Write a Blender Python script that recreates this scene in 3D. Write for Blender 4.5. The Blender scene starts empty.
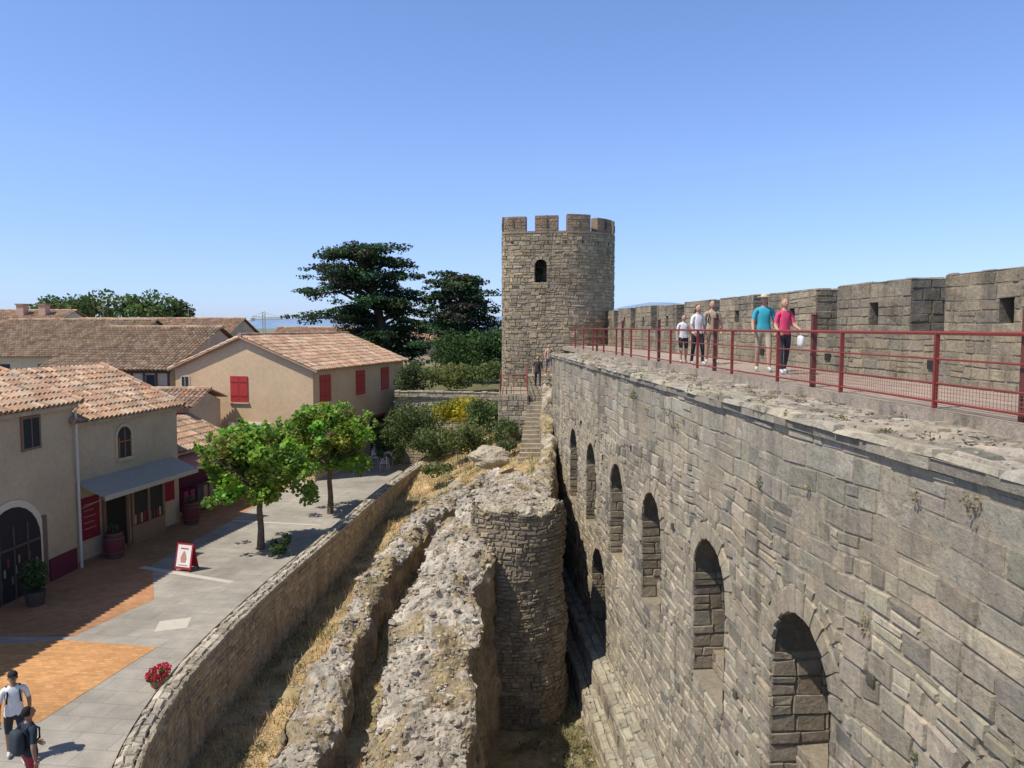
import bpy, math, random
import numpy as np
from mathutils import Vector, noise
R=random.Random(7); NR=np.random.RandomState(5)
scene=bpy.context.scene
def nz(x,y,z=0.0): return noise.noise(Vector((x,y,z)))
def lerp(a,b,t): return a+(b-a)*t
def interp(xs,ys,x): return float(np.interp(x,xs,ys))

# ------------------------------------------------------------ mesh builder
class MB:
    def __init__(s): s.v=[]; s.f=[]; s.c=[]
    def quadv(s,pts,col):
        n=len(s.v); s.v.extend([tuple(p) for p in pts]); s.f.append(tuple(range(n,n+len(pts)))); s.c.append(col)
    def add(s,vs,fs,cs):
        n=len(s.v); s.v.extend(vs); s.f.extend([tuple(i+n for i in f) for f in fs])
        if isinstance(cs,list): s.c.extend(cs)
        else: s.c.extend([cs]*len(fs))
    def build(s,name,mat,parent=None,smooth=False):
        me=bpy.data.meshes.new(name); me.from_pydata(s.v,[],s.f)
        ca=me.color_attributes.new(name='Col',type='FLOAT_COLOR',domain='CORNER')
        lt=np.array([len(f) for f in s.f]); c=np.array([(a[0],a[1],a[2],1.0) for a in s.c],dtype=np.float32)
        ca.data.foreach_set('color',np.repeat(c,lt,axis=0).ravel())
        me.materials.append(mat)
        if smooth: me.polygons.foreach_set('use_smooth',[True]*len(s.f))
        me.update(); ob=bpy.data.objects.new(name,me); scene.collection.objects.link(ob)
        if parent: ob.parent=parent
        return ob
def grp(name):
    e=bpy.data.objects.new(name,None); scene.collection.objects.link(e); e.empty_display_size=.3; return e
def vary(c,a=.12,h=.03):
    k=1+R.uniform(-a,a); return (max(0,c[0]*k+R.uniform(-h,h)*c[0]),max(0,c[1]*k),max(0,c[2]*k+R.uniform(-h,h)*c[2]))

# ------------------------------------------------------------ materials
def mat_attr(name,rough=.9,nscale=3.0,namt=.35,bump=.3,bscale=30,voro=0,stain=0,trans=0,spec=.2,metal=0,bdist=.03):
    m=bpy.data.materials.new(name); m.use_nodes=True; nt=m.node_tree; N=nt.nodes; L=nt.links
    b=N['Principled BSDF']; b.inputs['Roughness'].default_value=rough; b.inputs['Specular IOR Level'].default_value=spec; b.inputs['Metallic'].default_value=metal
    at=N.new('ShaderNodeAttribute'); at.attribute_name='Col'; tc=N.new('ShaderNodeTexCoord')
    cur=at.outputs['Color']
    def noi(sc,det=6,ro=.6,stretch=None):
        n=N.new('ShaderNodeTexNoise'); n.inputs['Scale'].default_value=sc; n.inputs['Detail'].default_value=det; n.inputs['Roughness'].default_value=ro
        src=tc.outputs['Object']
        if stretch:
            mp=N.new('ShaderNodeMapping'); mp.inputs['Scale'].default_value=stretch; L.new(src,mp.inputs[0]); src=mp.outputs[0]
        L.new(src,n.inputs['Vector']); return n.outputs['Fac']
    def ramp(src,lo,hi,a,c):
        r=N.new('ShaderNodeMapRange'); L.new(src,r.inputs['Value'])
        r.inputs['From Min'].default_value=lo; r.inputs['From Max'].default_value=hi; r.inputs['To Min'].default_value=a; r.inputs['To Max'].default_value=c
        return r.outputs['Result']
    def mul(cur,val):
        x=N.new('ShaderNodeVectorMath'); x.operation='SCALE'; L.new(cur,x.inputs[0]); L.new(val,x.inputs['Scale']); return x.outputs['Vector']
    def mix(cur,col,fac):
        x=N.new('ShaderNodeMix'); x.data_type='RGBA'; L.new(fac,x.inputs['Factor']); L.new(cur,x.inputs['A']); x.inputs['B'].default_value=(*col,1); return x.outputs['Result']
    if namt>0:
        cur=mul(cur,ramp(noi(nscale),.3,.7,1-namt,1+namt))
        cur=mul(cur,ramp(noi(nscale*9),.3,.7,1-namt*.8,1+namt*.8))
    if stain>0:
        cur=mix(cur,(.44,.345,.21),ramp(noi(.8,6,.6),.45,.70,0,stain*.75))
        cur=mix(cur,(.27,.255,.22),ramp(noi(2.3,8,.7),.45,.70,0,stain*.8))
        cur=mix(cur,(.095,.086,.068),ramp(noi(1.3,8,.75),.51,.67,0,stain*1.2))
        cur=mix(cur,(.082,.075,.06),ramp(noi(1.7,6,.7,(1,1,.1)),.52,.68,0,stain*1.15))
        cur=mix(cur,(.52,.47,.37),ramp(noi(5.5,8,.78),.57,.70,0,stain*.9))
        cur=mix(cur,(.055,.05,.04),ramp(noi(16,6,.75),.58,.68,0,stain*1.2))
    L.new(cur,b.inputs['Base Color'])
    if bump>0:
        bp=N.new('ShaderNodeBump'); bp.inputs['Strength'].default_value=bump; bp.inputs['Distance'].default_value=bdist
        h=noi(bscale,8,.7)
        if voro:
            v=N.new('ShaderNodeTexVoronoi'); v.inputs['Scale'].default_value=voro; L.new(tc.outputs['Object'],v.inputs['Vector'])
            ad=N.new('ShaderNodeMath'); ad.operation='MULTIPLY_ADD'; L.new(v.outputs['Distance'],ad.inputs[0]); ad.inputs[1].default_value=-.8; L.new(h,ad.inputs[2]); h=ad.outputs[0]
        L.new(h,bp.inputs['Height']); L.new(bp.outputs['Normal'],b.inputs['Normal'])
    if trans>0:
        tr=N.new('ShaderNodeBsdfTranslucent'); L.new(cur,tr.inputs['Color']); ms=N.new('ShaderNodeMixShader'); ms.inputs[0].default_value=trans
        L.new(b.outputs[0],ms.inputs[1]); L.new(tr.outputs[0],ms.inputs[2]); L.new(ms.outputs[0],N['Material Output'].inputs['Surface'])
    return m
M_stone=mat_attr('weathered_stone',.95,1.3,.2,.9,9,stain=.52,bdist=.05)
M_dstone=mat_attr('lichened_stone',.95,1.5,.2,1.0,11,stain=.62,bdist=.05)
M_rubble=mat_attr('rubble_stone',.95,1.8,.24,1.0,9,voro=7,stain=.28,bdist=.06)
M_stucco=mat_attr('stucco',.95,.6,.10,.25,40)
M_tile=mat_attr('roof_tile',.9,1.2,.22,.3,30,stain=.22)
M_leaf=mat_attr('leaves',.55,.5,.12,0,trans=.4,spec=.3)
M_dark=mat_attr('conifer_needles',.7,.4,.15,0,trans=.2)
M_grass=mat_attr('dry_grass',.95,1.2,.3,.8,18)
M_bark=mat_attr('bark',.95,5,.3,.8,12)
M_paint=mat_attr('painted_metal',.5,8,.12,.1,60,spec=.4)
M_plain=mat_attr('plain',.75,4,.06,.1,50)
M_far=mat_attr('far_land',1,.002,.12,0,spec=0)
M_cloth=mat_attr('cloth_and_skin',.8,12,.06,.15,60)

def mat_pave(name,c1,c2,mort,w,h,msize=.012,rot=0,dirt=.3):
    m=bpy.data.materials.new(name); m.use_nodes=True; nt=m.node_tree; N=nt.nodes; L=nt.links
    b=N['Principled BSDF']; b.inputs['Roughness'].default_value=.85; b.inputs['Specular IOR Level'].default_value=.2
    tc=N.new('ShaderNodeTexCoord'); mp=N.new('ShaderNodeMapping'); mp.inputs['Rotation'].default_value=(0,0,rot); L.new(tc.outputs['Object'],mp.inputs[0])
    br=N.new('ShaderNodeTexBrick'); L.new(mp.outputs[0],br.inputs['Vector']); br.inputs['Scale'].default_value=1
    br.inputs['Color1'].default_value=(*c1,1); br.inputs['Color2'].default_value=(*c2,1); br.inputs['Mortar'].default_value=(*mort,1)
    br.inputs['Mortar Size'].default_value=msize; br.inputs['Brick Width'].default_value=w; br.inputs['Row Height'].default_value=h
    cur=br.outputs['Color']
    for sc,am in ((.35,dirt),(2.2,dirt*.6),(25,.12)):
        n=N.new('ShaderNodeTexNoise'); n.inputs['Scale'].default_value=sc; n.inputs['Detail'].default_value=7; L.new(tc.outputs['Object'],n.inputs['Vector'])
        r=N.new('ShaderNodeMapRange'); L.new(n.outputs['Fac'],r.inputs['Value']); r.inputs['From Min'].default_value=.3; r.inputs['From Max'].default_value=.7; r.inputs['To Min'].default_value=1-am; r.inputs['To Max'].default_value=1+am*.6
        x=N.new('ShaderNodeVectorMath'); x.operation='SCALE'; L.new(cur,x.inputs[0]); L.new(r.outputs[0],x.inputs['Scale']); cur=x.outputs[0]
    L.new(cur,b.inputs['Base Color'])
    bp=N.new('ShaderNodeBump'); bp.inputs['Strength'].default_value=.3; bp.inputs['Distance'].default_value=.01; L.new(br.outputs['Fac'],bp.inputs['Height']); bp.invert=True; L.new(bp.outputs[0],b.inputs['Normal'])
    return m
M_slab=mat_pave('grey_paving',(.375,.34,.285),(.335,.305,.255),(.26,.235,.20),.9,.6,.011,.12,.24)
M_brick=mat_pave('brick_paving',(.50,.25,.12),(.40,.19,.09),(.3,.19,.12),.22,.11,.008,.1,.22)  # darker copy of the brick, building shade put into the colour
M_sunlit_brick=mat_pave('sunlit_brick_paving',(.66,.34,.13),(.50,.24,.09),(.40,.25,.14),.22,.11,.010,.1,.2)  # brighter copy of the same brick, sunlight put into the colour
M_walk=mat_pave('walkway_paving',(.42,.33,.26),(.36,.29,.23),(.24,.19,.15),.4,.4,.012,.08,.2)

# ------------------------------------------------------------ masonry
def blk(mb,P,cs,dep,col,bev=.014,jit=.008):
    cx=sum(c[0] for c in cs)/4; cz=sum(c[1] for c in cs)/4
    cs=[(a+R.uniform(-jit,jit),b+R.uniform(-jit,jit)) for a,b in cs]
    back=[P(a,b,-.01) for a,b in cs]; fr=[]
    for a,b in cs:
        da=cx-a; db=cz-b; bb=bev*R.uniform(.6,1.8)
        fr.append(P(a+math.copysign(min(bb,abs(da)*.5),da),b+math.copysign(min(bb,abs(db)*.5),db),dep+R.uniform(-.007,.007)))
    fs=[(4,5,6,7),(0,1,5,4),(1,2,6,5),(2,3,7,6),(3,0,4,7)]
    dk=(col[0]*.88,col[1]*.88,col[2]*.88)
    mb.add(back+fr,fs,[col,dk,dk,dk,dk])
def masonry(mb,P,s0,s1,z0,z1,colf,ch=.28,bl=.5,excl=None,gap=.006,dep=.02,jit=.012,bev=.016,miss=0.0):
    z=z0
    while z<z1-.02:
        zt=z+ch*R.uniform(.65,1.35)
        if z1-zt<ch*.45: zt=z1
        spans=[(s0,s1)]
        if excl:
            for (ea,eb) in excl((z+zt)/2):
                ns=[]
                for a,b in spans:
                    if eb<=a or ea>=b: ns.append((a,b)); continue
                    if ea-a>.04: ns.append((a,ea))
                    if b-eb>.04: ns.append((eb,b))
                spans=ns
        for a,b in spans:
            s=a
            while s<b-1e-4:
                e=s+bl*R.uniform(.4,1.75)
                if b-e<bl*.35: e=b
                if R.random()>=miss:
                    dz=R.uniform(-.01,.01)
                    if zt-z>.2 and R.random()<.18:
                        zm=lerp(z,zt,R.uniform(.4,.6))
                        for u,w in ((z,zm),(zm,zt)): blk(mb,P,[(s+gap,u+gap),(e-gap,u+gap),(e-gap,w-gap),(s+gap,w-gap)],dep*R.uniform(.3,1.4),colf(s,z),bev*.8,jit*.8)
                    else:
                        blk(mb,P,[(s+gap,z+gap),(e-gap,z+gap+dz),(e-gap,zt-gap+dz),(s+gap,zt-gap)],dep*R.uniform(.3,1.4),colf(s,z),bev,jit)
                s=e
        z=zt
def surf(mb,P,ss,z0,z1,col,off=0,hole=None):
    for a,b in zip(ss[:-1],ss[1:]):
        segs=[(z0,z1)]
        if hole and a>=hole[0]-1e-6 and b<=hole[1]+1e-6: segs=[(z0,hole[2]),(hole[3],z1)]
        for u,w in segs: mb.quadv([P(a,u,off),P(b,u,off),P(b,w,off),P(a,w,off)],col)
def frame(ax,ay,bx,by,sgn=1):
    l=math.hypot(bx-ax,by-ay); dx,dy=(bx-ax)/l,(by-ay)/l; nx,ny=dy*sgn,-dx*sgn
    return (lambda s,z,o:(ax+dx*s+nx*o,ay+dy*s+ny*o,z)),l
class Path:
    def __init__(s,pts,n=200,smooth=True):
        pts=np.array(pts,float); d=np.r_[0,np.cumsum(np.hypot(*np.diff(pts[:,:2],axis=0).T))]
        t=np.linspace(0,d[-1],n); P=np.stack([np.interp(t,d,pts[:,k]) for k in range(pts.shape[1])],1)
        if smooth:
            k=max(3,n//25); ker=np.ones(2*k+1)/(2*k+1); Q=np.pad(P,((k,k),(0,0)),'reflect',reflect_type='odd'); P=np.stack([np.convolve(Q[:,j],ker,'valid') for j in range(P.shape[1])],1)
        s.P=P; s.d=np.r_[0,np.cumsum(np.hypot(*np.diff(P[:,:2],axis=0).T))]; s.L=s.d[-1]
        T=np.gradient(P[:,:2],axis=0); T/=np.hypot(T[:,0],T[:,1])[:,None]; s.T=T
    def at(s,q):
        p=[float(np.interp(q,s.d,s.P[:,k])) for k in range(s.P.shape[1])]; tx=float(np.interp(q,s.d,s.T[:,0])); ty=float(np.interp(q,s.d,s.T[:,1]))
        return p,(ty,-tx)
    def face(s,off=0,sgn=1):
        def P(q,z,o):
            p,n=s.at(q); return (p[0]+n[0]*(off+o)*sgn,p[1]+n[1]*(off+o)*sgn,z)
        return P
def wbox(mb,P,s0,s1,z0,z1,o0,o1,col):
    vs=[P(s,z,o) for o in (o0,o1) for (s,z) in ((s0,z0),(s1,z0),(s1,z1),(s0,z1))]
    mb.add(vs,[(3,2,1,0),(4,5,6,7),(0,1,5,4),(1,2,6,5),(2,3,7,6),(3,0,4,7)],col)
def wpoly(mb,P,pts,o0,o1,col):
    n=len(pts); vs=[P(s,z,o0) for s,z in pts]+[P(s,z,o1) for s,z in pts]
    mb.add(vs,[tuple(range(n,2*n)),tuple(range(n-1,-1,-1))]+[(i,(i+1)%n,n+(i+1)%n,n+i) for i in range(n)],col)
def box(mb,a,b,col): wbox(mb,lambda s,z,o:(s,o,z),a[0],b[0],a[2],b[2],b[1],a[1],col)
def tube(mb,pts,rad,col,n=7):
    pts=[Vector(p) for p in pts]; rings=[]
    for i,p in enumerate(pts):
        t=(pts[min(i+1,len(pts)-1)]-pts[max(i-1,0)]).normalized()
        a=t.orthogonal().normalized() if abs(t.z)<.9 else Vector((1,0,0)); a=(a-t*a.dot(t)).normalized(); b=t.cross(a)
        rings.append([tuple(p+(a*math.cos(k*2*math.pi/n)+b*math.sin(k*2*math.pi/n))*rad[i]) for k in range(n)])
    vs=[v for r in rings for v in r]; fs=[]
    for i in range(len(pts)-1):
        for k in range(n): fs.append((i*n+k,i*n+(k+1)%n,(i+1)*n+(k+1)%n,(i+1)*n+k))
    fs.append(tuple(range(n-1,-1,-1))); fs.append(tuple(range((len(pts)-1)*n,len(pts)*n))); mb.add(vs,fs,col)
def bar(mb,p,q,w,col): tube(mb,[p,q],[w,w],col,6)
def ball(mb,c,r,col,nu=10,nv=7,f=None):
    vs=[];fs=[]
    for j in range(nv+1):
        th=math.pi*j/nv
        for i in range(nu):
            ph=2*math.pi*i/nu; d=(math.sin(th)*math.cos(ph),math.sin(th)*math.sin(ph),math.cos(th))
            if f: d=f(d)
            vs.append((c[0]+r[0]*d[0],c[1]+r[1]*d[1],c[2]+r[2]*d[2]))
    for j in range(nv):
        for i in range(nu): fs.append((j*nu+i,(j+1)*nu+i,(j+1)*nu+(i+1)%nu,j*nu+(i+1)%nu))
    mb.add(vs,fs,col)
def stone(mb,c,r,col):
    rz=R.uniform(0,6.28); ca,sa=math.cos(rz),math.sin(rz); rx,ry,rh=r*R.uniform(.7,1.3),r*R.uniform(.5,1),r*R.uniform(.25,.55)
    vs=[]
    for j,(zz,k) in enumerate(((-.9,.6),(-.1,1),(.6,.85),(.9,.4))):
        for i in range(6):
            a=i*math.pi/3+.3*j; q=k*R.uniform(.75,1.15); x,y=rx*q*math.cos(a),ry*q*math.sin(a)
            vs.append((c[0]+x*ca-y*sa,c[1]+x*sa+y*ca,c[2]+rh*(zz+R.uniform(-.12,.12))))
    fs=[(j*6+i,j*6+(i+1)%6,(j+1)*6+(i+1)%6,(j+1)*6+i) for j in range(3) for i in range(6)]+[(18,19,20,21,22,23)]
    mb.add(vs,fs,col)
def leafcloud(mb,c,r,n,size,col,flat=.0,shell=.5,var=.25):
    d=NR.normal(size=(n,3)); d/=np.linalg.norm(d,axis=1)[:,None]; rr=NR.uniform(shell**3,1,n)**(1/3)
    p=np.array(c)+d*rr[:,None]*np.array(r)
    a=NR.normal(size=(n,3)); a[:,2]*=(1-flat); a/=np.linalg.norm(a,axis=1)[:,None]
    b=NR.normal(size=(n,3)); b[:,2]*=(1-flat); b-=a*(a*b).sum(1)[:,None]; b/=np.linalg.norm(b,axis=1)[:,None]
    sz=size*NR.uniform(.6,1.3,n)[:,None]; a*=sz*.5; b*=sz*.35
    V=np.stack([p-a,p-b,p+a,p+b],1).reshape(-1,3); n0=len(mb.v); mb.v.extend(map(tuple,V.tolist()))
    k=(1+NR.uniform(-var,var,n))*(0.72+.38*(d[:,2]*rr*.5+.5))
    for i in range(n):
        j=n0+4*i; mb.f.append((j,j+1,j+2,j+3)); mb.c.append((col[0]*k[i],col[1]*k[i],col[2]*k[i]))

# ------------------------------------------------------------ great wall frame
K=.0791; ZW=7.42
def W(L,s,z): return (L-K*s,s+K*L,z)
def colwall(s,z):
    r=R.random(); up=min(1,max(0,(z-5.6)/.8))
    base=(.46,.38,.265) if r<.5 else ((.36,.30,.21) if r<.75 else ((.56,.47,.33) if r<.88 else (.21,.185,.14)))
    g=(.37,.335,.265)
    k=.55*up+.18; patch=.95+.42*nz(s*.35,z*.5,3); c=[lerp(b,gg,k)*patch for b,gg in zip(base,g)]
    return vary(c,.16,.05)
ramp=grp('rampart_wall')
mb=MB(); FL=4.8; PW=lambda s,z,o:W(FL-o,s,z)
def PWw(s,z,o):
    k=min(1,max(0,(7.1-z)/.8)); k2=min(1,max(0,(z+3.9)/1))
    return W(FL-o-.03*nz(s*.7,z*.9,2),s+.06*nz(s*.8,z*1.1,8),z+k*k2*(.13*nz(s*.33,z*.45,5)+.07*nz(s*1.4,z*.9,6)))
ARC=[1.6,5.6,10.0,13.75,17.9,21.8,25.9,29.7]; HW=.88; SIL=1.62; SPR=3.62
arches=[(c,HW,SIL,SPR,.36) for c in ARC]+[(24.4,1.15,-1.6,.05,.3)]
def excl(z):
    out=[]
    for c,hw,si,sp,rw in arches:
        if si<z<=sp: out.append((c-hw,c+hw))
        elif sp<z<sp+hw+rw: h=math.sqrt((hw+rw)**2-(z-sp)**2); out.append((c-h,c+h))
    return out
S0,S1=-2.0,36.4
masonry(mb,PWw,S0,S1,5.5,7.18,colwall,.27,.5,excl,jit=.012,dep=.018,bev=.014)
masonry(mb,PWw,S0,S1,-4,5.5,colwall,.225,.38,excl,jit=.026,dep=.034,bev=.022,miss=.005)
MORT=(.37,.31,.22)
cuts=[S0]; top=7.18
for c,hw,si,sp,rw in sorted(arches[:-1]):
    surf(mb,PW,[cuts[-1],c-hw],1.55,top,MORT)
    n=14
    for k in range(n):
        a0=math.pi*(1-k/n); a1=math.pi*(1-(k+1)/n); x0,z0=c+hw*math.cos(a0),sp+hw*math.sin(a0); x1,z1=c+hw*math.cos(a1),sp+hw*math.sin(a1)
        mb.quadv([PW(x0,z0,0),PW(x1,z1,0),PW(x1,top,0),PW(x0,top,0)],MORT)
        mb.quadv([PW(x0,z0,.02),PW(x1,z1,.02),PW(x1,z1,-2.2),PW(x0,z0,-2.2)],(.13,.105,.075))  # soffit painted dark for the shade inside the niche
    surf(mb,PW,[c-hw,c+hw],1.55,si,MORT)
    cuts.append(c+hw)
surf(mb,PW,[cuts[-1],S1],1.55,top,MORT)
lc,lhw,lsi,lsp,lrw=arches[-1]
surf(mb,PW,[S0,lc-lhw],-4,1.55,MORT); surf(mb,PW,[lc+lhw,S1],-4,1.55,MORT); surf(mb,PW,[lc-lhw,lc+lhw],-4,lsi,MORT)
for k in range(14):
    a0=math.pi*(1-k/14); a1=math.pi*(1-(k+1)/14); x0,z0=lc+lhw*math.cos(a0),lsp+lhw*math.sin(a0); x1,z1=lc+lhw*math.cos(a1),lsp+lhw*math.sin(a1)
    mb.quadv([PW(x0,z0,0),PW(x1,z1,0),PW(x1,1.55,0),PW(x0,1.55,0)],MORT)
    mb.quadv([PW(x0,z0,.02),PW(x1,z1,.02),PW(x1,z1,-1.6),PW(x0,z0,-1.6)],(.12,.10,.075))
def cin(s,z): return vary((.17,.135,.09),.25,.04)  # niche back stones, deep shade put into their colour
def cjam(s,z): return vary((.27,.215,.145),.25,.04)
for c,hw,si,sp,rw in arches:
    D=2.2 if si>0 else 1.6
    for ring,(ri,rw2,dd) in enumerate(((hw,rw,.04),(hw+rw,.17,.03))):
        n=13 if ring==0 else 17
        for k in range(n):
            a0=math.pi*(1-k/n); a1=math.pi*(1-(k+1)/n); q=[]
            ro=ri+rw2*R.uniform(.75,1.15)
            for a,r in ((a0,ri),(a1,ri),(a1,ro),(a0,ro)): q.append((c+r*math.cos(a),sp+r*math.sin(a)))
            if ring==0 or R.random()<.7: blk(mb,PW,q,dd,vary((.42,.35,.245) if ring==0 else (.34,.285,.2),.2,.03),.016,.016)
    Pf=lambda s,z,o:W(FL+s,c+hw-o*1.0,z); Pn=lambda s,z,o:W(FL+s,c-hw+o,z); Pb=lambda s,z,o:W(FL+D-o,s,z)
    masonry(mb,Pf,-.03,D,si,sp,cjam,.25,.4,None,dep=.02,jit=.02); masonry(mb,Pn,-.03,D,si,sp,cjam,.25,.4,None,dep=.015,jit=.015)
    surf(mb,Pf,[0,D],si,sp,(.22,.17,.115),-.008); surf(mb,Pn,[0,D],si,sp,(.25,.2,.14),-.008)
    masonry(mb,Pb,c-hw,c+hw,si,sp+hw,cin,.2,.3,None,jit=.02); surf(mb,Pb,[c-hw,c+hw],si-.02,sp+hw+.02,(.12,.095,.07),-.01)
    mb.quadv([W(FL-.04,c-hw,si),W(FL+D,c-hw,si+.03),W(FL+D,c+hw,si+.03),W(FL-.04,c+hw,si)],(.25,.21,.15))
    if si>0:
        Pl=lambda s,z,o:W(FL+.4-o,s,z); hh_=R.uniform(.35,.6)
        masonry(mb,Pl,c-hw+.02,c+hw-.02,si+.02,si+hh_,lambda s,z:vary((.33,.27,.19),.2),.2,.35,None)
        mb.quadv([W(FL+.39,c-hw+.01,si+hh_),W(FL+D-.02,c-hw+.01,si+hh_+.02),W(FL+D-.02,c+hw-.01,si+hh_+.02),W(FL+.39,c+hw-.01,si+hh_)],(.28,.23,.16))
Pe=lambda s,z,o:W(FL+s,S1+o,z)
for (Lo,zt,zb) in ((4.35,-1.9,-4),(4.0,-2.7,-4)):
    PP=lambda s,z,o:W(Lo-o-.05*nz(s*.6,z,1),s,z+.05*nz(s*.5,z,3))
    masonry(mb,PP,S0,34,zb,zt,colwall,.3,.5,None,dep=.04,jit=.025); surf(mb,PP,[S0,34],zb,zt,MORT,-.05)
    PT=lambda s,t,o:W(Lo+t,s,zt+o+t*.25+.05*nz(s*.5,zt,3))
    masonry(mb,PT,S0,34,-.03,.47,lambda s,z:vary((.38,.34,.25),.2),.25,.45,None,dep=.03,jit=.025)
    surf(mb,PT,[S0,34],-.02,.5,MORT,-.05)
for s,z in ((11.9,5.05),(16.0,4.1),(19.9,5.2),(8.1,4.4),(23.8,4.3),(7.6,2.4),(12.2,2.2),(27.9,4.9)):
    wbox(mb,PW,s,s+.16,z,z+.14,-.01,.05,(.03,.027,.02))
wpoly(mb,lambda a,z,o:W(FL-a,8.62+o,z),[(0,1.9),(.35,1.98),(.38,2.12),(0,2.15)],0,.45,(.38,.34,.27))
mb.build('arcaded_wall_face',M_stone,ramp)
# coping + top band
mb=MB()
PC=lambda s,t,o:W(FL-.1+t+.04*nz(s*2,0,4),s,7.21+o+.03*nz(s*.8,t*2,3))
def ccop(s,t):
    return vary((.48,.42,.32) if R.random()<.7 else (.27,.24,.19),.24,.05)
masonry(mb,PC,S0,S1,0,.62,ccop,.31,.6,None,dep=.06,jit=.035,gap=.01,bev=.03)
masonry(mb,PC,S0,S1,.62,1.66,lambda s,t:vary((.48,.41,.32) if R.random()<.75 else (.32,.27,.21),.22,.05),.24,.3,None,dep=.05,jit=.035,gap=.012,bev=.03)
mb.quadv([W(FL-.08,S0,7.2),W(6.6,S0,7.2),W(6.6,S1+1,7.2),W(FL-.08,S1+1,7.2)],(.38,.33,.25))
mb.quadv([W(FL-.06,S0,7.2),W(FL-.06,S1,7.2),W(FL-.06,S1,7.08),W(FL-.06,S0,7.08)],(.25,.22,.17))
mb.quadv([W(FL-.06,S0,7.08),W(FL-.06,S1,7.08),W(FL+.1,S1,7.08),W(FL+.1,S0,7.08)],(.2,.18,.15))
s=S0
while s<S1:
    l=R.uniform(.3,.9); wbox(mb,PW,s+.006,s+l-.006,7.085+R.uniform(-.01,.01),7.2,-.05,.07+R.uniform(-.04,.03),vary((.35,.31,.24),.28)); s+=l
for i in range(500):
    s=R.uniform(4,34); stone(mb,W(FL+R.uniform(.1,1.45),s,7.27),R.uniform(.015,.05),vary((.44,.38,.3),.25))
surf(mb,Pe,[0,5.2],-4,7.2,(.26,.23,.18)); masonry(mb,Pe,0,1.8,-1,7.15,colwall,.27,.5)
Pout=lambda s,z,o:W(10.05+o,s,z); surf(mb,Pout,[S0,44],-4.2,8.42,(.3,.27,.2))
mb.build('coping_stones',M_stone,ramp)
mb=MB()
wbox(mb,lambda s,z,o:W(s,o,z),6.28,9.02,7.2,ZW,46,S0,(.4,.33,.26)); mb.build('walkway_edge',M_stone,ramp)
mb=MB(); mb.quadv([W(6.29,S0,ZW+.004),W(9.02,S0,ZW+.004),W(9.02,46,ZW+.004),W(6.29,46,ZW+.004)],(1,1,1)); mb.build('walkway_floor',M_walk,ramp)
# ------------------------------------------------------------ battlements
bat=grp('battlement_parapet'); mb=MB(); LB=9.0; TH=1.0
def colb(s,z):
    k=1+.35*nz(s*.6,z*.8,31); return vary([c*k for c in ((.315,.26,.18) if R.random()<.6 else (.24,.205,.15))],.14,.04)
PB=lambda s,z,o:W(LB-o-.02*nz(s*.8,z,3),s,z+.03*nz(s*.6,z*.7,7)); CB=(.26,.215,.15)
starts=[14.5+3.95*k for k in range(-4,8)]
SILz=ZW+.98
masonry(mb,PB,-2,44,ZW,SILz,colb,.2,.34,dep=.016,bev=.013); surf(mb,PB,[-2,44],ZW,SILz,CB)
mb.quadv([W(LB-.02,-2,SILz),W(LB+TH,-2,SILz),W(LB+TH,44,SILz),W(LB-.02,44,SILz)],(.27,.24,.18))
for i,a in enumerate(starts):
    b=a+2.9; zt=ZW+2.0+(.04 if a<12 else 0)+R.uniform(-.04,.04)
    sl=(a+1.15,a+1.5,SILz+.12,zt-.42)
    def ex(z,sl=sl): return [(sl[0],sl[1])] if sl[2]<z<sl[3] else []
    z0=SILz
    masonry(mb,PB,a,b,z0,zt,colb,.2,.34,ex,dep=.016,bev=.013)
    surf(mb,PB,[a,sl[0],sl[1],b],z0,zt,CB,0,hole=sl)
    wbox(mb,lambda s,z,o:W(o,s,z),sl[0],sl[1],sl[2],sl[3],LB+.55,LB+.5,(.02,.02,.02))
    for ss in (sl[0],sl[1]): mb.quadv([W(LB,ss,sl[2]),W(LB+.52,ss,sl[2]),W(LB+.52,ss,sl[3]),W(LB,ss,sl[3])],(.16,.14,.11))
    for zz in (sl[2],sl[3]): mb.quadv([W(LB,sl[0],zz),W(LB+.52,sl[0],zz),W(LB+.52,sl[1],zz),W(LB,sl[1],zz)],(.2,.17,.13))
    Pc=lambda s,z,o:W(LB+s,a-o,z); masonry(mb,Pc,0,TH,z0,zt,lambda s,z:vary((.15,.13,.10),.15),.2,.34,dep=.014,bev=.012); surf(mb,Pc,[0,TH],z0,zt,(.14,.12,.09))  # cheek facing away from the sun, its shade painted as darker stone
    Pd=lambda s,z,o:W(LB+s,b+o,z); surf(mb,Pd,[0,TH],z0,zt,CB)
    surf(mb,lambda s,z,o:W(LB+TH+o,s,z),[a,b],z0,zt,CB)
    PT=lambda s,t,o:W(LB-.01+t,s,zt+o); masonry(mb,PT,a-.01,b+.01,0,TH+.02,lambda s,z:vary((.33,.29,.21),.2),.35,.5,dep=.03,jit=.02,bev=.02)
    surf(mb,PT,[a-.02,b+.02],0,TH+.05,CB,-.002)
mb.build('merlons',M_dstone,bat)
mb=MB()
for s in (13.6,17.6,21.5): wbox(mb,PB,s,s+.25,ZW+.28,ZW+.45,-.01,.045,(.03,.03,.03))
mb.build('drain_openings',M_plain,bat)
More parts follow.
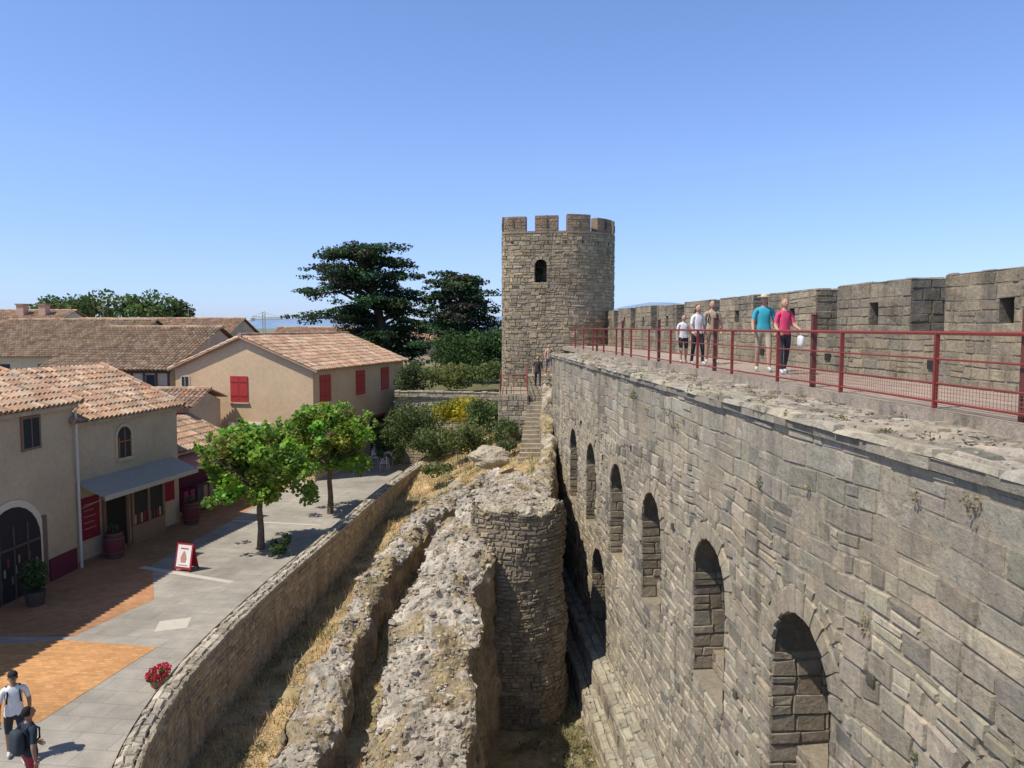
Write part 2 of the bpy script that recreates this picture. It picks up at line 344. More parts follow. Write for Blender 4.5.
# ------------------------------------------------------------ railing
rl=grp('metal_railing'); mb=MB(); RC=(.23,.045,.035); LR=6.36
s=-.2
while s<41:
    z0=ZW-.08
    wbox(mb,lambda a,z,o:W(a,o,z),LR-.03,LR+.03,z0,ZW+1.0,s+.018,s-.018,vary(RC,.1)); s+=2.46
for z,w in ((ZW+1.0,.027),(ZW+.66,.014),(ZW+.34,.014),(ZW+.1,.018)):
    bar(mb,W(LR,-2,z),W(LR,41,z),w,RC)
for s in (8.15,13.25,18.4,23.5,28.6,33.7):
    wbox(mb,lambda a,z,o:W(a,o,z),LR+.04,LR+.12,ZW-.1,ZW+1.28,s+.04,s-.04,(.13,.04,.03))
    ball(mb,W(LR+.08,s,ZW+1.3),(.06,.06,.04),(.12,.035,.03),8,4)
mb.build('railing_bars',M_paint,rl)
mb=MB()
z=ZW+.13
while z<ZW+.34: bar(mb,W(LR,-2,z),W(LR,14,z),.003,(.25,.1,.08)); z+=.05
s=-1
while s<14: bar(mb,W(LR,s,ZW+.1),W(LR,s,ZW+.34),.003,(.25,.1,.08)); s+=.06
mb.build('wire_mesh',M_paint,rl)

# ------------------------------------------------------------ tower
tw=grp('stone_tower'); mb=MB()
pts=[(-.55,50),(-.55,44.6),(-.4,44.0)]+[(.0,43.85),(3.0,43.5)]
cx,cy,rr=3.0,46.6,3.1
for k in range(1,16):
    a=-math.pi/2+k*math.pi/2/15; pts.append((cx+rr*math.cos(a),cy+rr*math.sin(a)))
pts+=[(6.1,50)]
TP=Path(pts,240,False)
PTw=TP.face(0,1)
def colt(s,z):
    base=(.45,.35,.22) if R.random()<.55 else ((.33,.265,.175) if R.random()<.6 else (.54,.43,.29)); k=.93+.36*nz(s*.3,z*.4,9); return vary([c*k for c in base],.18,.05)
sw=None
best=9
for q in np.linspace(0,TP.L,800):
    p,_=TP.at(q)
    if p[1]<45 and abs(p[0]-1.62)<best: best=abs(p[0]-1.62); sw=q
wh=.34; wsp=11.95
def ext(z):
    o=[]
    if 11.0<z<=wsp: o.append((sw-wh,sw+wh))
    elif wsp<z<wsp+wh+.22: h=math.sqrt((wh+.22)**2-(z-wsp)**2); o.append((sw-h,sw+h))
    return o
ZT=13.75
PTww=lambda s,z,o:PTw(s,z+min(1,max(0,13.5-z))*.09*nz(s*.5,z*.5,2),o)
masonry(mb,PTww,0,TP.L,2.5,ZT,colt,.19,.31,ext,dep=.04,jit=.024,bev=.02,miss=.006)
ss=sorted(set(list(np.linspace(0,TP.L,70))+[sw-wh,sw+wh]))
for a,b in zip(ss[:-1],ss[1:]):
    m=(a+b)/2; segs=[(2.5,ZT)]
    if sw-wh<m<sw+wh: segs=[(2.5,11.0),(wsp+wh,ZT)]
    for u,w in segs: mb.quadv([PTw(a,u,0),PTw(b,u,0),PTw(b,w,0),PTw(a,w,0)],(.36,.28,.18))
for k in range(7):
    a0=math.pi*(1-k/7);a1=math.pi*(1-(k+1)/7)
    blk(mb,PTw,[(sw+r*math.cos(a),wsp+r*math.sin(a)) for a,r in ((a0,wh),(a1,wh),(a1,wh+.22),(a0,wh+.22))],.05,vary((.42,.35,.25)))
for (a,b,c,d) in ((sw-wh-.02,sw+wh+.02,10.98,wsp+wh+.05),):
    wbox(mb,PTw,a,b,c,d,-.75,-.7,(.015,.013,.01))
    for q in (a,b): mb.quadv([PTw(q,c,0),PTw(q,d,0),PTw(q,d,-.7),PTw(q,c,-.7)],(.25,.2,.14))
    for q in (c,d): mb.quadv([PTw(a,q,0),PTw(b,q,0),PTw(b,q,-.7),PTw(a,q,-.7)],(.25,.2,.14))
for a,b in zip(np.linspace(0,TP.L,60)[:-1],np.linspace(0,TP.L,60)[1:]): wbox(mb,TP.face(0,1),a,b,ZT,ZT+.12,-.5,.05,vary((.33,.26,.18)))
mer=[]; s=.2
while s<TP.L-1:
    l=R.uniform(1.3,1.6); mer.append((s,s+l)); s+=l+.5
for a,b in mer:
    zt=14.75+R.uniform(-.09,.07); qs=np.linspace(a,b,5)
    for u,v in zip(qs[:-1],qs[1:]): wbox(mb,PTw,u,v,ZT+.12,zt,-.55,0,(.27,.19,.13))
    masonry(mb,PTw,a,b,ZT+.12,zt,lambda s,z:vary((.30,.20,.13),.22),.16,.28,jit=.02)
    wbox(mb,PTw,a+.66,a+.73,ZT+.35,ZT+.75,-.01,.05,(.03,.03,.02))
for q in np.arange(.4,TP.L,1.0): wbox(mb,PTw,q,q+.1,ZT-.55,ZT-.42,-.01,.052,(.03,.03,.025))
mb.add([PTw(q,ZT+.05,-.3) for q in ss],[tuple(range(len(ss)))],(.3,.26,.2))
mb.add([(x,y,z) for x,y in ((-.55,50),(6.1,50)) for z in (2.5,ZT)],[(0,1,3,2)],(.3,.25,.17))
mb.build('tower_masonry',M_stone,tw)

# ------------------------------------------------------------ retaining wall and ground
RWP=Path([(-4.3,6.5),(-5.6,9.8),(-6.5,12),(-7.15,14.4),(-7.4,17.5),(-7.2,22.6),(-6.65,29),(-6.1,36),(-4.8,46),(-3.7,53)],300)
rw=grp('street_retaining_wall'); mb=MB()
def colr(s,z): return vary((.46,.37,.245) if R.random()<.6 else (.54,.45,.32),.2,.05)
for sg in (1,-1):
    F=RWP.face(.2,sg); Fw=lambda s,z,o:F(s,z+.05*nz(s*.6,z,4),o+.03*nz(s,z*2,5))
    masonry(mb,Fw,0,RWP.L,-2.4 if sg==1 else -.05,.84,colr,.14,.24,dep=.025,jit=.02,bev=.02)
    surf(mb,F,list(np.linspace(0,RWP.L,70)),-2.4,.84,(.46,.38,.26))
mb.build('rubble_faces',M_stone,rw)
mb=MB()
F0=RWP.face(0,1); PTp=lambda s,t,o:(lambda p:(p[0],p[1],.86+o-.6*(t-.24)**2*2+.03*nz(s*1.5,t*3)))(F0(s,0,t-.26))
masonry(mb,PTp,0,RWP.L,0,.52,lambda s,z:vary((.54,.47,.36) if R.random()<.7 else (.38,.33,.25),.2,.04),.17,.26,dep=.035,jit=.025,bev=.025)
surf(mb,PTp,list(np.linspace(0,RWP.L,70)),-.0,.52,(.44,.38,.29))
for sg in (1,-1): surf(mb,RWP.face(.25,sg),list(np.linspace(0,RWP.L,70)),.76,.86,(.42,.36,.27))
mb.build('coping',M_stone,rw)

g=MB(); g.quadv([(-9000,-3000,-4.3),(9000,-3000,-4.3),(9000,14000,-4.3),(-9000,14000,-4.3)],(.20,.22,.18)); g.build('ground',M_far)
mb=MB(); pth=[tuple(RWP.at(q)[0][:2]) for q in np.linspace(0,RWP.L,60)]
poly=[(-220,-40),(-4.3,-40)]+pth+[(-3.7,60),(30,60),(30,260),(-220,260)]
mb.add([(x,y,0) for x,y in poly],[tuple(range(len(poly)))],(1,1,1)); mb.build('street_pavement',M_slab)
def sheet(name,pts,z,mat): 
    mb=MB(); mb.quadv([(x,y,z) for x,y in pts],(1,1,1)); return mb.build(name,mat)
sheet('brick_pavement',[(-16,20.6),(-12.1,20.6),(-11.2,23.5),(-12.9,27),(-12.4,33),(-11.9,41),(-20,43),(-16,30)],.004,M_brick)
sheet('sunlit_brick_patch',[(-16,15.6),(-10.2,16),(-9.45,19.9),(-12.2,20.35),(-16,19.6)],.008,M_sunlit_brick)  # sunlit part of the bricks, painted as a brighter patch
mb=MB()
for pts in ([(-13.2,26.6),(-9.4,25.0),(-9.3,25.22),(-13.1,26.85)],[(-10.0,20.9),(-9.2,21.2),(-9.4,22.0),(-10.2,21.7)],[(-12.3,33.2),(-8.2,32.4),(-8.2,32.6),(-12.3,33.4)]):
    mb.quadv([(x,y,.006) for x,y in pts],(.50,.46,.38))
mb.build('pale_paving_bands',M_plain)

def xw(y): return interp([6.5,12,14.4,17.5,22.6,29,36,46,53],[-4.3,-6.5,-7.15,-7.4,-7.2,-6.65,-6.1,-4.8,-3.7],y)
def edge(y): return interp([0,15,19,22,23.2,24.5,26,34,35.2],[-1.9,-1.9,-2.0,-1.6,-1.0,0.0,1.2,1.5,3.5],y)
def ter(x,y):
    zL=interp([0,14,25,36,42,46,53],[-1.3,-1.1,-1.15,-.3,.7,1.5,2.0],y); zR=interp([0,14,20,25,30,34,38,42,50],[-2.2,-1.6,-.4,1.4,2.3,2.4,2.9,3.2,3.6],y)
    e=edge(y)
    t=min(1,max(0,(x-xw(y))/(min(max(e,-1.2),1.5)-xw(y)))); t=t*t*(3-2*t)
    z=lerp(zL,zR,t)+.12*nz(x*.6,y*.6)+.05*nz(x*2,y*2)
    d=min(1,max(0,(x-e)/.5)); d=d*d*(3-2*d)
    return lerp(z,-3.6+.15*nz(x,y,4),d)
mb=MB(); xs=np.arange(-7.5,4.4,.16); ys=np.arange(5,53.2,.2); nx=len(xs); vs=[]
for y in ys:
    for x in xs:
        xx=max(x,xw(y)+.1); vs.append((xx,float(y),ter(xx,float(y))))
fs=[];cs=[]
for j in range(len(ys)-1):
    for i in range(nx-1):
        v=vs[j*nx+i]; f=(j*nx+i,j*nx+i+1,(j+1)*nx+i+1,(j+1)*nx+i); 
        if vs[f[1]][0]-vs[f[0]][0]<1e-6 and vs[f[2]][0]-vs[f[3]][0]<1e-6: continue
        fs.append(f); n=nz(v[0]*.7,v[1]*.7,2)
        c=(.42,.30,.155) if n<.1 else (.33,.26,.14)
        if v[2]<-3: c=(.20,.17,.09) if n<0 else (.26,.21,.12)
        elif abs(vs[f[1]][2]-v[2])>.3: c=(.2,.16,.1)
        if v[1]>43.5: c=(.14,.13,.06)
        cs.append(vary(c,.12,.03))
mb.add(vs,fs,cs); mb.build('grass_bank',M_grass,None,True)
mb=MB()
for i in range(42000):
    y=R.uniform(11,43); x=R.uniform(xw(y)+.3,min(edge(y),1.5)-.1)
    if R.random()<.12: y=R.uniform(16,24); x=R.uniform(1.0,3.2); 
    if nz(x*.9,y*.9,7)<-.22: continue
    z=ter(x,y); h=R.uniform(.06,.28)*(1+nz(x,y,1)); a=R.uniform(0,6.28); w=.012; lx,ly=R.uniform(-.14,.14),R.uniform(-.14,.14)
    gr=nz(x*.5,y*.5,20)>.2; c=vary((.48,.36,.18) if not gr else (.24,.23,.09),.3,.05)
    if z<-3: c=vary((.30,.27,.12),.35,.06)
    mb.quadv([(x-w*math.cos(a),y-w*math.sin(a),z-.01),(x+w*math.cos(a),y+w*math.sin(a),z-.01),(x+lx,y+ly,z+h)],c)
mb.build('dry_grass',M_grass)

# ------------------------------------------------------------ ruins
def rubdisp(p,amp):
    x,y,z=p
    d,pp=noise.voronoi(Vector((x*2.2,y*2.2,z*3.2))); b=min(.08,(d[1]-d[0])*.22)-.03
    cell=nz(pp[0].x*3.7,pp[0].y*3.7,pp[0].z*3.7)*.09
    v=noise.noise_vector(Vector((x*.8,y*.8,z*.8)))*.28+noise.noise_vector(Vector((x*2.6,y*2.6,z*2.6)))*.11+noise.noise_vector(Vector((x*8,y*8,z*8)))*.045
    return (x+v.x*amp,y+v.y*amp,z+v.z*amp*.8+(b+cell)*amp)
def sweep(mb,path,zbot,amp=1.0,ds=.07,side=22,colt_=(.47,.41,.325),cols_=(.28,.225,.15),tops=None):
    P=Path(path,160); n=int(P.L/ds); rows=[]
    wmax=max(p[3] for p in path); tn=int(wmax/ds)
    for i in range(n+1):
        q=P.L*i/n; p,nn=P.at(q); c=(p[0],p[1]); zt,w=p[2],p[3]; w*=1+.18*nz(q*.7,zbot,3); row=[]
        wl=-w/2-.15*nz(q*1.3,1,9); wr=w/2+.15*nz(q*1.3,5,9)
        for k in range(side): z=lerp(zbot,zt-.08,(k/side)**.8); row.append((wl-.15*(1-k/side),z))
        for k in range(tn+1): t=k/tn; row.append((lerp(wl,wr,t),zt-.2*abs(2*t-1)**3+.18*nz(q*1.1,t*2,zbot)))
        for k in range(side-1,-1,-1): z=lerp(zbot,zt-.08,(k/side)**.8); row.append((wr+.15*(1-k/side),z))
        rows.append([rubdisp((c[0]+nn[0]*o,c[1]+nn[1]*o,z),amp) for o,z in row])
    m=len(rows[0]); vs=[v for r in rows for v in r]; fs=[];cs=[]
    for i in range(n):
        for k in range(m-1):
            fs.append((i*m+k,i*m+k+1,(i+1)*m+k+1,(i+1)*m+k)); v=vs[i*m+k]
            tp=side-1<=k<side+tn; base=colt_ if tp else cols_; n1=nz(v[0]*1.5,v[1]*1.5,v[2]*1.5)
            d,pp=noise.voronoi(Vector((v[0]*2.2,v[1]*2.2,v[2]*3.2)))
            k2=(1+.28*n1)*(.76+min(.26,(d[1]-d[0])*1.4))*(1+.3*nz(pp[0].x*5.1,pp[0].y*5.1,pp[0].z*5.1))
            if tp:
                e_=nz(v[0]*.9,v[1]*.9,11)+.5*nz(v[0]*3,v[1]*3,12)
                if e_>.12: base=(.36,.28,.18)
                if e_>.3: base=(.36,.28,.15)
            cs.append(vary([b*k2 for b in base],.06))
            if tops is not None and tp: tops.append(v)
    fs.append(tuple(range(m))); cs.append(cols_); fs.append(tuple(range(n*m,n*m+m))); cs.append(cols_)
    mb.add(vs,fs,cs)
ru=grp('ruined_rampart'); tops=[]
mb=MB(); sweep(mb,[(-4.9,9,-1.0,.8),(-4.7,13,-.7,.9),(-4.45,16,-.3,1.0),(-4.3,19.4,.45,.85),(-4.0,23,1.25,.8),(-3.3,26,1.9,.9),(-2.0,28.2,2.5,1.0),(-.3,29.2,2.9,1.0)],-2.6,tops=tops)
mb.build('outer_ruined_wall',M_rubble,ru)
mb=MB(); sweep(mb,[(-1.8,9,-1.5,2.4),(-1.8,13,-.9,2.35),(-1.9,16,-.3,2.3),(-2.05,19,.6,2.0),(-1.85,21.6,1.6,1.9),(-1.1,23.6,2.5,2.2),(-.3,25.5,2.95,2.5),(.3,28,3.0,2.3)],-4.0,1.0,.07,34,tops=tops)
mb.build('inner_ruined_wall',M_rubble,ru)
mb=MB(); CX,CY,RT=.15,23.7,1.40
def PR(s,z,o):
    rr_=RT+o+.015*(3.4-z)+.16*nz(s*.8,z*.6,2)+.05*nz(s*2.5,z*2.5,6)+(.12*max(0,nz(s*.6,z*.5,21)) if z<0 else 0)
    return (CX+rr_*math.cos(s/RT),CY+rr_*math.sin(s/RT),z+.10*nz(s*.7,z*.6,5))
def colq(s,z):
    k=1+.55*nz(s*.7,z*.5,40); return vary([c*k for c in ((.30,.235,.15) if R.random()<.6 else (.22,.175,.12))],.28,.05)
sA,sB=-math.pi*1.15*RT,.45*math.pi*RT
def topz(s): return 3.0+.4*nz(s*.9,0,12)+.18*nz(s*3,0,4)
def exr(z):
    out=[];s=sA
    while s<sB:
        if z>topz(s)+.05: out.append((s,s+.15))
        s+=.15
    return out
masonry(mb,PR,sA,sB,-4,3.4,colq,.115,.19,exr,dep=.055,jit=.026,bev=.018,miss=.06)
q=list(np.linspace(sA,sB,90)); zs=list(np.linspace(0,1,24))
for a,b in zip(q[:-1],q[1:]):
    for u,w in zip(zs[:-1],zs[1:]):
        ta,tb_=topz(a),topz(b); mb.quadv([PR(a,lerp(-4,ta,u),0),PR(b,lerp(-4,tb_,u),0),PR(b,lerp(-4,tb_,w),0),PR(a,lerp(-4,ta,w),0)],(.24,.185,.12))
mb.build('curved_masonry',M_stone,ru)
mb=MB(); vs=[];fs=[];cs=[]; nr,na=18,80
for j in range(nr+1):
    for i in range(na):
        a=2*math.pi*i/na; r=RT*.98*j/nr; z=3.08+.2*nz(r*math.cos(a),r*math.sin(a),3)
        if j>nr-3: aa=a if a<=sB/RT else a-2*math.pi; z=lerp(z,topz(aa*RT)-.03,(j-nr+3)/3)
        vs.append(rubdisp((CX+r*math.cos(a),CY+r*math.sin(a),z),.6 if j<nr else .25))
        if j<nr: tops.append(vs[-1]) 
for j in range(nr):
    for i in range(na): fs.append((j*na+i,(j+1)*na+i,(j+1)*na+(i+1)%na,j*na+(i+1)%na)); v=vs[j*na+i]; cs.append(vary([c*(1+.3*nz(v[0]*2,v[1]*2)) for c in (.45,.385,.29)],.08))
mb.add(vs,fs,cs); mb.build('broken_top',M_rubble,ru)
mb=MB()
for i in range(4200):
    v=R.choice(tops); r=R.choice([.025,.03,.035,.05,.06,.09]) if R.random()<.96 else .15
    stone(mb,(v[0]+R.uniform(-.04,.04),v[1]+R.uniform(-.04,.04),v[2]),r,vary(R.choice([(.46,.40,.31),(.40,.34,.26),(.53,.48,.39),(.34,.28,.2),(.42,.33,.23)]),.14))
for i in range(1300):
    y=R.uniform(12,36); x=R.uniform(xw(y)+.3,min(edge(y),1.4)); r=R.uniform(.02,.08); stone(mb,(x,y,ter(x,y)+r*.2),r,vary((.42,.36,.27),.25))
for i in range(300):
    y=R.uniform(12,24); x=R.uniform(.8,3.6); r=R.uniform(.04,.16); stone(mb,(x,y,ter(x,y)+r*.2),r,vary((.38,.32,.24),.25))
mb.build('loose_stones',M_rubble,ru)
mb=MB()
for i in range(9000):
    v=R.choice(tops)
    if nz(v[0]*.9,v[1]*.9,11)+.5*nz(v[0]*3,v[1]*3,12)<.12: continue
    h=R.uniform(.04,.15); a=R.uniform(0,6.28); x,y=v[0]+R.uniform(-.05,.05),v[1]+R.uniform(-.05,.05); w=.01
    mb.quadv([(x-w*math.cos(a),y-w*math.sin(a),v[2]-.02),(x+w*math.cos(a),y+w*math.sin(a),v[2]-.02),(x+R.uniform(-.08,.08),y+R.uniform(-.08,.08),v[2]+h)],vary((.44,.34,.17),.3,.05))
mb.build('grass_tufts',M_grass,ru)
mb=MB(); sweep(mb,[(1.9,42,6.0,.6),(1.85,39.5,5.2,.6),(1.7,36,3.9,.6),(1.5,33,3.1,.6),(1.3,30,2.9,.7),(.9,27,3.0,.8)],-3.8,.7,.1,colt_=(.44,.37,.27),cols_=(.35,.285,.2))
mb.build('stair_side_wall',M_rubble,ru)
def boulder(c,r):
    mb=MB(); ball(mb,c,r,(.46,.39,.28),28,20,lambda d:tuple((Vector(d)*(1+.28*noise.noise(Vector(d)*1.6+Vector(c))+.1*noise.noise(Vector(d)*5))))); mb.build('boulder',M_rubble)
boulder((-.95,33.6,2.75),(.85,.6,.5)); boulder((-2.3,31.5,1.9),(.35,.3,.2)); boulder((-1.2,35.2,2.7),(.4,.3,.22))
st=grp('stone_stairs'); mb=MB()
for k in range(15):
    y=34.6+k*.29; z=2.35+k*.17; x0=.25+k*.04
    box(mb,(x0,y,z-.6),(x0+1.15,y+.31,z+R.uniform(-.01,.01)),vary((.42,.35,.24),.12))
for k in range(8):
    y=39+k*.3; z=4.9+k*.12; box(mb,(.9,y,z-1),(2.0,y+.31,z),vary((.40,.34,.24),.12))
PLs,_=frame(-.7,38.6,.85,38.6)
box(mb,(-.68,38.62,1),(.85,44,5.1),(.33,.28,.2)); box(mb,(.85,41.4,1),(2.4,44,5.85),(.33,.28,.2)); masonry(mb,PLs,0,1.5,2,5.08,colr,.2,.32)
mb.build('steps',M_stone,st)
mb=MB()
for x,y0,y1,z0,z1 in ((.78,38.8,41.6,5.1,5.5),(-.6,38.7,43.4,5.1,5.1)):
    for k in range(7):
        t=k/6; bar(mb,(x,lerp(y0,y1,t),lerp(z0,z1,t)-.05),(x,lerp(y0,y1,t),lerp(z0,z1,t)+1.0),.018,RC)
    for h in (1.0,.55,.2): bar(mb,(x,y0,z0+h),(x,y1,z1+h),.02,RC)
for k in range(5): bar(mb,(lerp(-.6,.78,k/4),38.7,5.05),(lerp(-.6,.78,k/4),38.7,6.1),.012,RC)
for h in (1.0,.2): bar(mb,(-.6,38.7,5.1+h),(.78,38.7,5.1+h),.02,RC)
mb.build('stair_railing',M_paint,st)

# ------------------------------------------------------------ garden
gw=grp('garden_wall'); mb=MB(); F,l=frame(-7.3,47.6,-.6,46.4)
masonry(mb,F,0,l,0,4.5,colr,.2,.35); surf(mb,F,[0,l],0,4.5,(.34,.28,.2))
PTg=lambda s,t,o:(lambda p:(p[0],p[1],4.5+o))(F(s,0,.05-t)); masonry(mb,PTg,0,l,0,.45,lambda s,z:vary((.42,.37,.28)),.45,.5,dep=.06); surf(mb,PTg,[0,l],0,.45,(.3,.27,.2))
mb.build('wall_masonry',M_stone,gw)
mb=MB(); mb.quadv([(-7.3,47.4,4.2),(-.4,46.4,4.2),(0,60,4.4),(-7.3,60,4.4)],(.13,.12,.055)); mb.quadv([(-40,60,4.4),(12,60,4.4),(12,110,4.6),(-40,110,4.6)],(.13,.13,.06))
mb.quadv([(-40,60,0),(-7.3,60,0),(-7.3,60,4.4),(-40,60,4.4)],(.25,.22,.16)); mb.quadv([(-7.3,47.4,0),(-7.3,60,0),(-7.3,60,4.4),(-7.3,47.4,4.2)],(.25,.22,.16))
mb.build('garden_ground',M_grass)
def bush(name,c,r,n,col,size=.16,clumps=14,col2=None):
    mb=MB()
    for i in range(clumps):
        a=R.uniform(0,6.28); rr=math.sqrt(R.random())*.75; z=R.uniform(-.3,.75)
        cc=(c[0]+r[0]*rr*math.cos(a),c[1]+r[1]*rr*math.sin(a),c[2]+r[2]*z*math.sqrt(1-rr*rr*.8)); k=R.uniform(.7,1.25)
        cl=col if (col2 is None or R.random()<.55) else col2
        leafcloud(mb,cc,(r[0]*.38,r[1]*.38,r[2]*.42),n//clumps,size,[x*k for x in cl],shell=.3)
    o=mb.build(name,M_leaf); return o
bush('shrub',(-5.6,44.0,2.5),(1.8,1.4,1.9),4600,(.11,.16,.045),.16,24,(.15,.20,.06))
bush('shrub',(-7.1,45.5,1.4),(1.1,1,1.5),2200,(.07,.11,.03),.16)
bush('shrub',(-4.4,42.6,1.9),(1.2,1.0,1.1),2400,(.15,.20,.07),.15,16)
bush('flowering_shrub',(-2.9,43.5,3.5),(1.7,1.1,1.05),3400,(.52,.44,.03),.14,22,(.17,.21,.04))
bush('shrub',(-.9,41.3,3.5),(1.5,1.2,1.25),3600,(.17,.23,.08),.15,20,(.12,.17,.05))
bush('shrub',(-2.4,39.8,2.5),(1.5,1.1,1.0),2800,(.15,.18,.055),.14,18)
bush('shrub',(-.3,38.3,3.2),(.8,.8,.8),1300,(.13,.18,.06),.13)
bush('shrub',(-3.6,37.3,1.5),(.9,.7,.5),1100,(.17,.20,.07),.12)
bush('shrub',(-.2,36.2,2.8),(.5,.6,.45),800,(.14,.18,.06),.12)
bush('shrub',(-4.6,50,5.1),(1.9,1.3,1.1),2600,(.19,.21,.06),.16,18,(.12,.16,.05))
bush('shrub',(-2.0,50.5,5.2),(1.8,1.2,1.1),2400,(.15,.20,.06),.16)
bush('shrub',(-6.6,49.5,5.0),(1.1,1.0,1.3),1800,(.10,.14,.05),.16)
bush('hedge',(-3.6,57,6.3),(2.4,1.5,1.9),6000,(.08,.14,.04),.2,30)
bush('hedge',(-.9,56.3,6.4),(1.7,1.5,2.0),4200,(.07,.13,.04),.2,24)
bush('shrub',(-8.6,27.9,.35),(.45,.45,.55),600,(.07,.12,.03),.1,6)
mb=MB()
for i in range(46):
    s=R.uniform(6,30); z=R.choice([R.uniform(6.0,7.2),R.uniform(3,7),7.25]); k=R.uniform(.5,1.1)
    leafcloud(mb,W(FL-.06,s,z),(.07*k,.11*k,.12*k),int(40*k),.04,vary((.17,.19,.07) if R.random()<.5 else (.36,.3,.15),.2),shell=.05)
for i in range(40):
    s=R.uniform(5,33); leafcloud(mb,W(FL+R.uniform(.2,1.45),s,7.28),(.12,.14,.035),30,.04,(.25,.22,.1),shell=.1)
mb.build('wall_plants',M_leaf)
mb=MB()
for i in range(60):
    y=R.uniform(14,23); x=R.uniform(.2,3.0); leafcloud(mb,(x,y,ter(x,y)+.06),(.22,.22,.08),40,.07,vary((.18,.18,.08),.3),shell=.1)
for i in range(70):
    y=R.uniform(12,40); x=R.uniform(xw(y)+.3,-1.5); leafcloud(mb,(x,y,ter(x,y)+.06),(.2,.2,.1),50,.06,vary((.18,.19,.08),.3),shell=.1)
mb.build('weeds',M_leaf)

# ------------------------------------------------------------ trees
def streettree(x,y,zc,r,seed):
    t=grp('street_tree'); mb=MB(); R.seed(seed)
    tube(mb,[(x,y,-.05),(x+.03,y,.8),(x-.02,y+.02,1.5),(x+.03,y,2.1)],[.16,.12,.11,.1],(.16,.12,.085),9)
    for i in range(9):
        a=i*2.4+R.uniform(-.3,.3); l=r[0]*R.uniform(.55,.85); e=(x+l*math.cos(a),y+l*math.sin(a),zc+R.uniform(-.4,r[2]*.6)); m=((x+e[0])/2+.1*math.sin(a),(y+e[1])/2,lerp(2.0,e[2],.6))
        tube(mb,[(x,y,1.9+.05*i%.4),m,e],[.07,.045,.02],(.17,.13,.09),6)
    mb.build('trunk',M_bark,t); mb=MB()
    for i in range(84):
        a=R.uniform(0,6.28); u=R.uniform(-.85,1); rr=math.sqrt(max(0,1-u*u))*R.uniform(.5,1.0)*(1+.17*math.sin(3*a+seed)); k=R.uniform(.75,1.3)
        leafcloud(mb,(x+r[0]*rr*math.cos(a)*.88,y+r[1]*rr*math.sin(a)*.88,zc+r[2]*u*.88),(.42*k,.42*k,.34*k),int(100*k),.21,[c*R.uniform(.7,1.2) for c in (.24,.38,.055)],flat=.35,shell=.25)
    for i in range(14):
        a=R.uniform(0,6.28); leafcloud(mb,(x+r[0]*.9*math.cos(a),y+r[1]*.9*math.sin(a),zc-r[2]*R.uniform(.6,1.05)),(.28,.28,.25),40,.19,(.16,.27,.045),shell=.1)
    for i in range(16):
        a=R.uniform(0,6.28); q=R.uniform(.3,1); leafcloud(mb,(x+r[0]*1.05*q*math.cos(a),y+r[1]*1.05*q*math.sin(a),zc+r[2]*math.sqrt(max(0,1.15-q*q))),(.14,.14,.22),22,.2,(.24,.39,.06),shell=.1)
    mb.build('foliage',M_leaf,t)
streettree(-9.65,29.0,3.3,(2.2,2.1,1.55),3); streettree(-8.3,34.6,3.4,(2.15,2.0,1.5),8)
def cedar(name,x,y,zb,zt,rad,seed,nb,lean,prof,tilt):
    """old spreading cedar: limbs leave the trunk at random heights, each ends in broad irregular flat pads"""
    R.seed(seed); t=grp(name); mb=MB(); H=zt-zb
    tube(mb,[(x,y,zb),(x+.2,y,zb+H*.25),(x+lean*.5,y,zb+H*.6),(x+lean,y,zt-1.0)],[.6,.5,.3,.12],(.10,.08,.06),9)
    fb=MB()
    for i in range(nb):
        tt=((i+.5)/nb+R.uniform(-.03,.03)); tt=min(.99,max(0,tt)); z=lerp(zb+H*.18,zt-.35,tt)
        a=i*2.399+R.uniform(-.5,.5); rl=rad*float(np.interp(tt,prof[0],prof[1])); ln=rl*R.uniform(.55,1.12)
        ex=x+lean*tt+ln*math.cos(a); ey=y+ln*math.sin(a)*.75; ez=z+tilt*(ex-x)/rad+R.uniform(-.35,.3)-.04*ln
        mid=(lerp(x+lean*tt,ex,.5),lerp(y,ey,.5),lerp(z,ez,.5)+.2)
        tube(mb,[(x+lean*tt*.8,y,z-1.1),mid,(ex,ey,ez-.1)],[.17,.1,.03],(.09,.07,.055),5)
        npd=int(5+ln*.9)
        for k in range(npd):
            q=R.uniform(.15,1.05)**.8; kk=R.uniform(.55,1.25); sp=.9*q+.2
            cc=(lerp(x+lean*tt,ex,q)+R.uniform(-sp,sp),lerp(y,ey,q)+R.uniform(-sp,sp),lerp(z,ez,q)+R.uniform(-.3,.3)+.15*math.sin(q*3.1))
            leafcloud(fb,cc,(1.1*kk,.95*kk,.27*kk),int(85*kk),.26,[c*R.uniform(.65,1.4) for c in (.060,.095,.042)],flat=.5,shell=.05,var=.35)
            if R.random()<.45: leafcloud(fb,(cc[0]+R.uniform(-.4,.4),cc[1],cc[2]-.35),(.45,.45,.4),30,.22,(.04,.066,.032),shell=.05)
    mb.build('trunk_and_limbs',M_bark,t); fb.build('needle_layers',M_dark,t)
cedar('cedar_tree',-11.3,68,4.4,15.9,6.0,4,58,-1.8,((0,.15,.4,.7,.9,1),(.7,.95,1.05,.95,.8,.55)),-.35)
cedar('cedar_tree',-3.9,63,4.4,13.1,3.3,9,36,-.3,((0,.2,.5,.8,1),(.8,1,1.05,.9,.5)),-.2)
R.seed(21)
